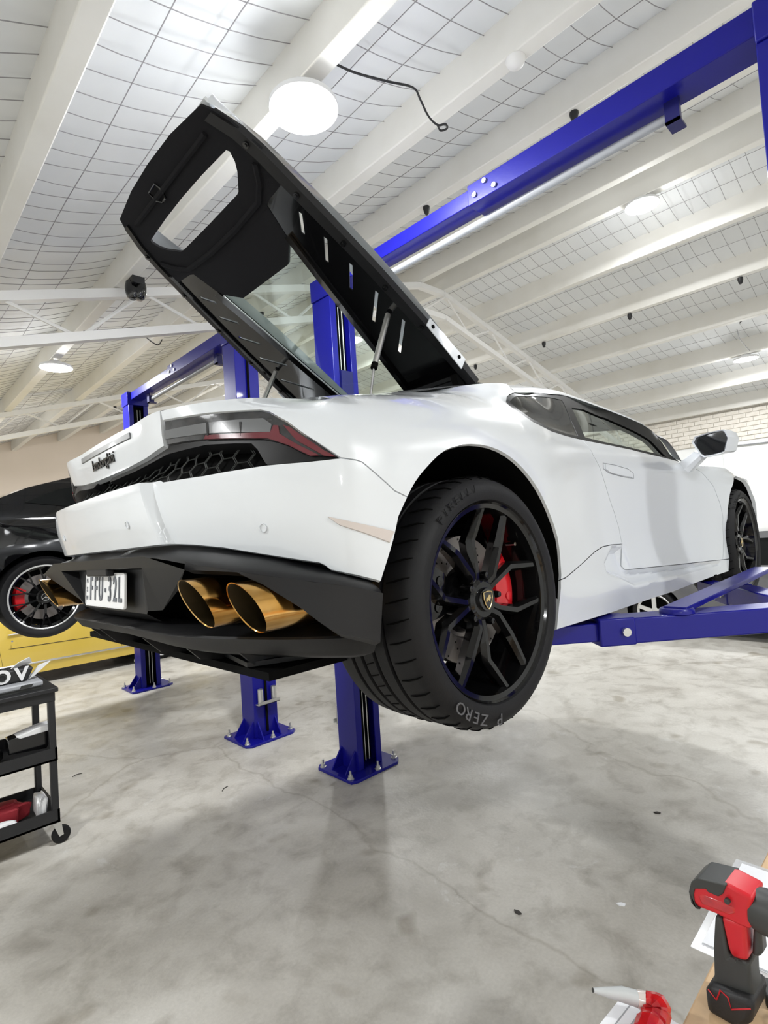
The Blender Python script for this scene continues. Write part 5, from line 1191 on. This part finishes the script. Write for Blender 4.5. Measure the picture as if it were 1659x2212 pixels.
slab([(1632, 1995), (1648, 1998), (1653, 2050), (1645, 2060), (1629, 2055)], .024, 'trigger', 'tool_dark', .006)
a0, a1 = dpl(1628, 1958), dpl(1690, 1985); v1 = Vector((a0[0], 0, a0[1])); v2_ = Vector((a1[0], 0, a1[1])); u_ = (v2_-v1).normalized()
MB().tube([v1, v1+u_*.012, v1+u_*.05, v1+u_*.10], [.027, .030, .030, .022], 24).build('chuck_shroud', 'tool_dark', dr, smooth=60)
slab([(1520, 1915), (1530, 1912), (1600, 1938), (1605, 1955), (1590, 1960), (1528, 1936)], .054, 'name_panel', 'bag_red', .004)
for px, py in ((1587, 1925), (1599, 2048)): q = dpl(px, py); MB().tube([(q[0], sy*.028, q[1]), (q[0], sy*.033, q[1])], .004, 8).build('screw', 'tool_dark', dr)
ln_ = [dpl(x, y) for x, y in ((1548, 2108), (1566, 2130), (1574, 2110), (1590, 2125), (1598, 2150), (1638, 2148))]
MB().tube([(x, sy*.0345, max(z, 0)) for x, z in ln_], .0012, 4).build('battery_line', 'tool_red', dr)
crumple('plastic_wrap', 'crumpled clear plastic wrap beside the drill battery', 'wrapping', (-.33, -1.665, BZ+.001), (.12, .10, .05), 'clear_plastic', 21, amp=.35)
# ================================================================== SMALL FITTINGS ON THE ROOF
hk = None
for px_, nm in ((2.46, 'black cable cleat hanging from the purlin beside the blue beam'), (6.97, 'black cable cleat hanging from a purlin beyond the ridge')):
    for k in range(-1, 8):
        y = -.2+1.4*k; z = roof_z(px_+.05)-.25
        if hk is None: hk = MB().lathe([(.001, 0), (.030, 0), (.032, -.03), (.020, -.075), (.012, -.085), (.001, -.085)], 10); hkm = hk.mesh('cable_cleat', 40); hkm.materials.append(MATS['black_plastic'])
        o = bpy.data.objects.new('cable_cleat', hkm); COL.objects.link(o); o.location = (px_, y, z); tag(o, nm, 'cleat', 'black cleats under the purlins' if px_ < 3 else 'black cleats beyond the ridge')
d = MB().lathe([(.001, -.05), (.025, -.047), (.045, -.03), (.055, -.008), (.055, 0)], 24).build('smoke_detector', 'truss_white', None, smooth=40, loc=(1.45, -.34, roof_z(1.45)-.25)); tag(d, 'white dome detector on the purlin near the big lamp', 'detector')
def cable(pts, z, label, r=.006, zs=None):
    P3 = [Vector(at(x, y, Z=(zs[i] if zs else z))) for i, (x, y) in enumerate(pts)]; o = P3[0]
    c = MB().tube([p-o for p in smooth_path([tuple(p) for p in P3], 5)], r, 6).build('loose_cable', 'black_plastic', None, smooth=60, loc=tuple(o)); return tag(c, label, 'cable')
cable([(722, 137), (770, 158), (838, 176), (892, 189), (908, 215), (925, 250), (945, 270), (962, 268), (966, 277), (952, 282), (946, 272)], 0, 'black loose cable with a looped end near the big lamp', zs=[4.02, 4.04, 4.06, 4.10, 4.08, 4.06, 4.05, 4.05, 4.05, 4.05, 4.05])
cable([(180, 716), (240, 712), (302, 709), (315, 728), (340, 745), (350, 734)], 3.80, 'black loose cable drooping beside the white truss')
cable([(1592, 712), (1600, 695), (1618, 682), (1625, 683)], 4.55, 'short black cable end near the brick wall', .01)
cable([(1592, 712), (1598, 732), (1612, 750), (1620, 758)], 4.15, 'thin black cable feeding the small far lamp', .005)
fl2 = thing('twin_floodlight', 'pair of dark red black floodlight heads on the purlin beside raised cover', 'floodlight', (.485, 2.80, roof_z(.44)-.25))
MB().box((-.05, -.06, -.06), (.05, .06, 0)).build('bracket', 'black_plastic', fl2)
for i, (x, y) in enumerate(((-.06, .02), (.05, -.03))):
    h_ = MB().lathe([(.001, -.19), (.035, -.187), (.052, -.165), (.056, -.12), (.045, -.07), (.026, -.03), (.001, -.025)], 20).build('lamp_head', 'gloss_black', fl2, smooth=40); h_.location = (x, y, 0); h_.rotation_euler = (.15 if i else -.15, .25 if i else -.2, 0)
# floor litter
rn = random.Random(12)
for i, (px, py, lb) in enumerate(((1118, 1972, 'dark shaving of debris on the open floor'), (1420, 1757, 'small dark chip on the floor below the sports car nose'), (1342, 1955, 'small pale paper scrap on the floor'), (484, 1705, 'thin dark twig shaped scrap on the floor near the blue columns'), (165, 1675, 'short dark wire scrap on the floor near the trolley'))):
    p = at(px, py, Z=0); q = MB()
    if 'scrap on the floor n' in lb: q.tube([(-.03, -.01, .004), (0, .004, .005), (.04, .0, .004)], .003, 5)
    else: q.prism([(-.018, -.006, 0), (.0, -.010, 0), (.020, .0, 0), (.006, .009, 0), (-.012, .007, 0)], (0, 0, .006))
    o = q.build('floor_scrap', 'paper' if 'pale' in lb else 'debris', None, loc=(p[0], p[1], 0)); o.rotation_euler = (0, 0, rn.uniform(0, 3)); tag(o, lb, 'debris')
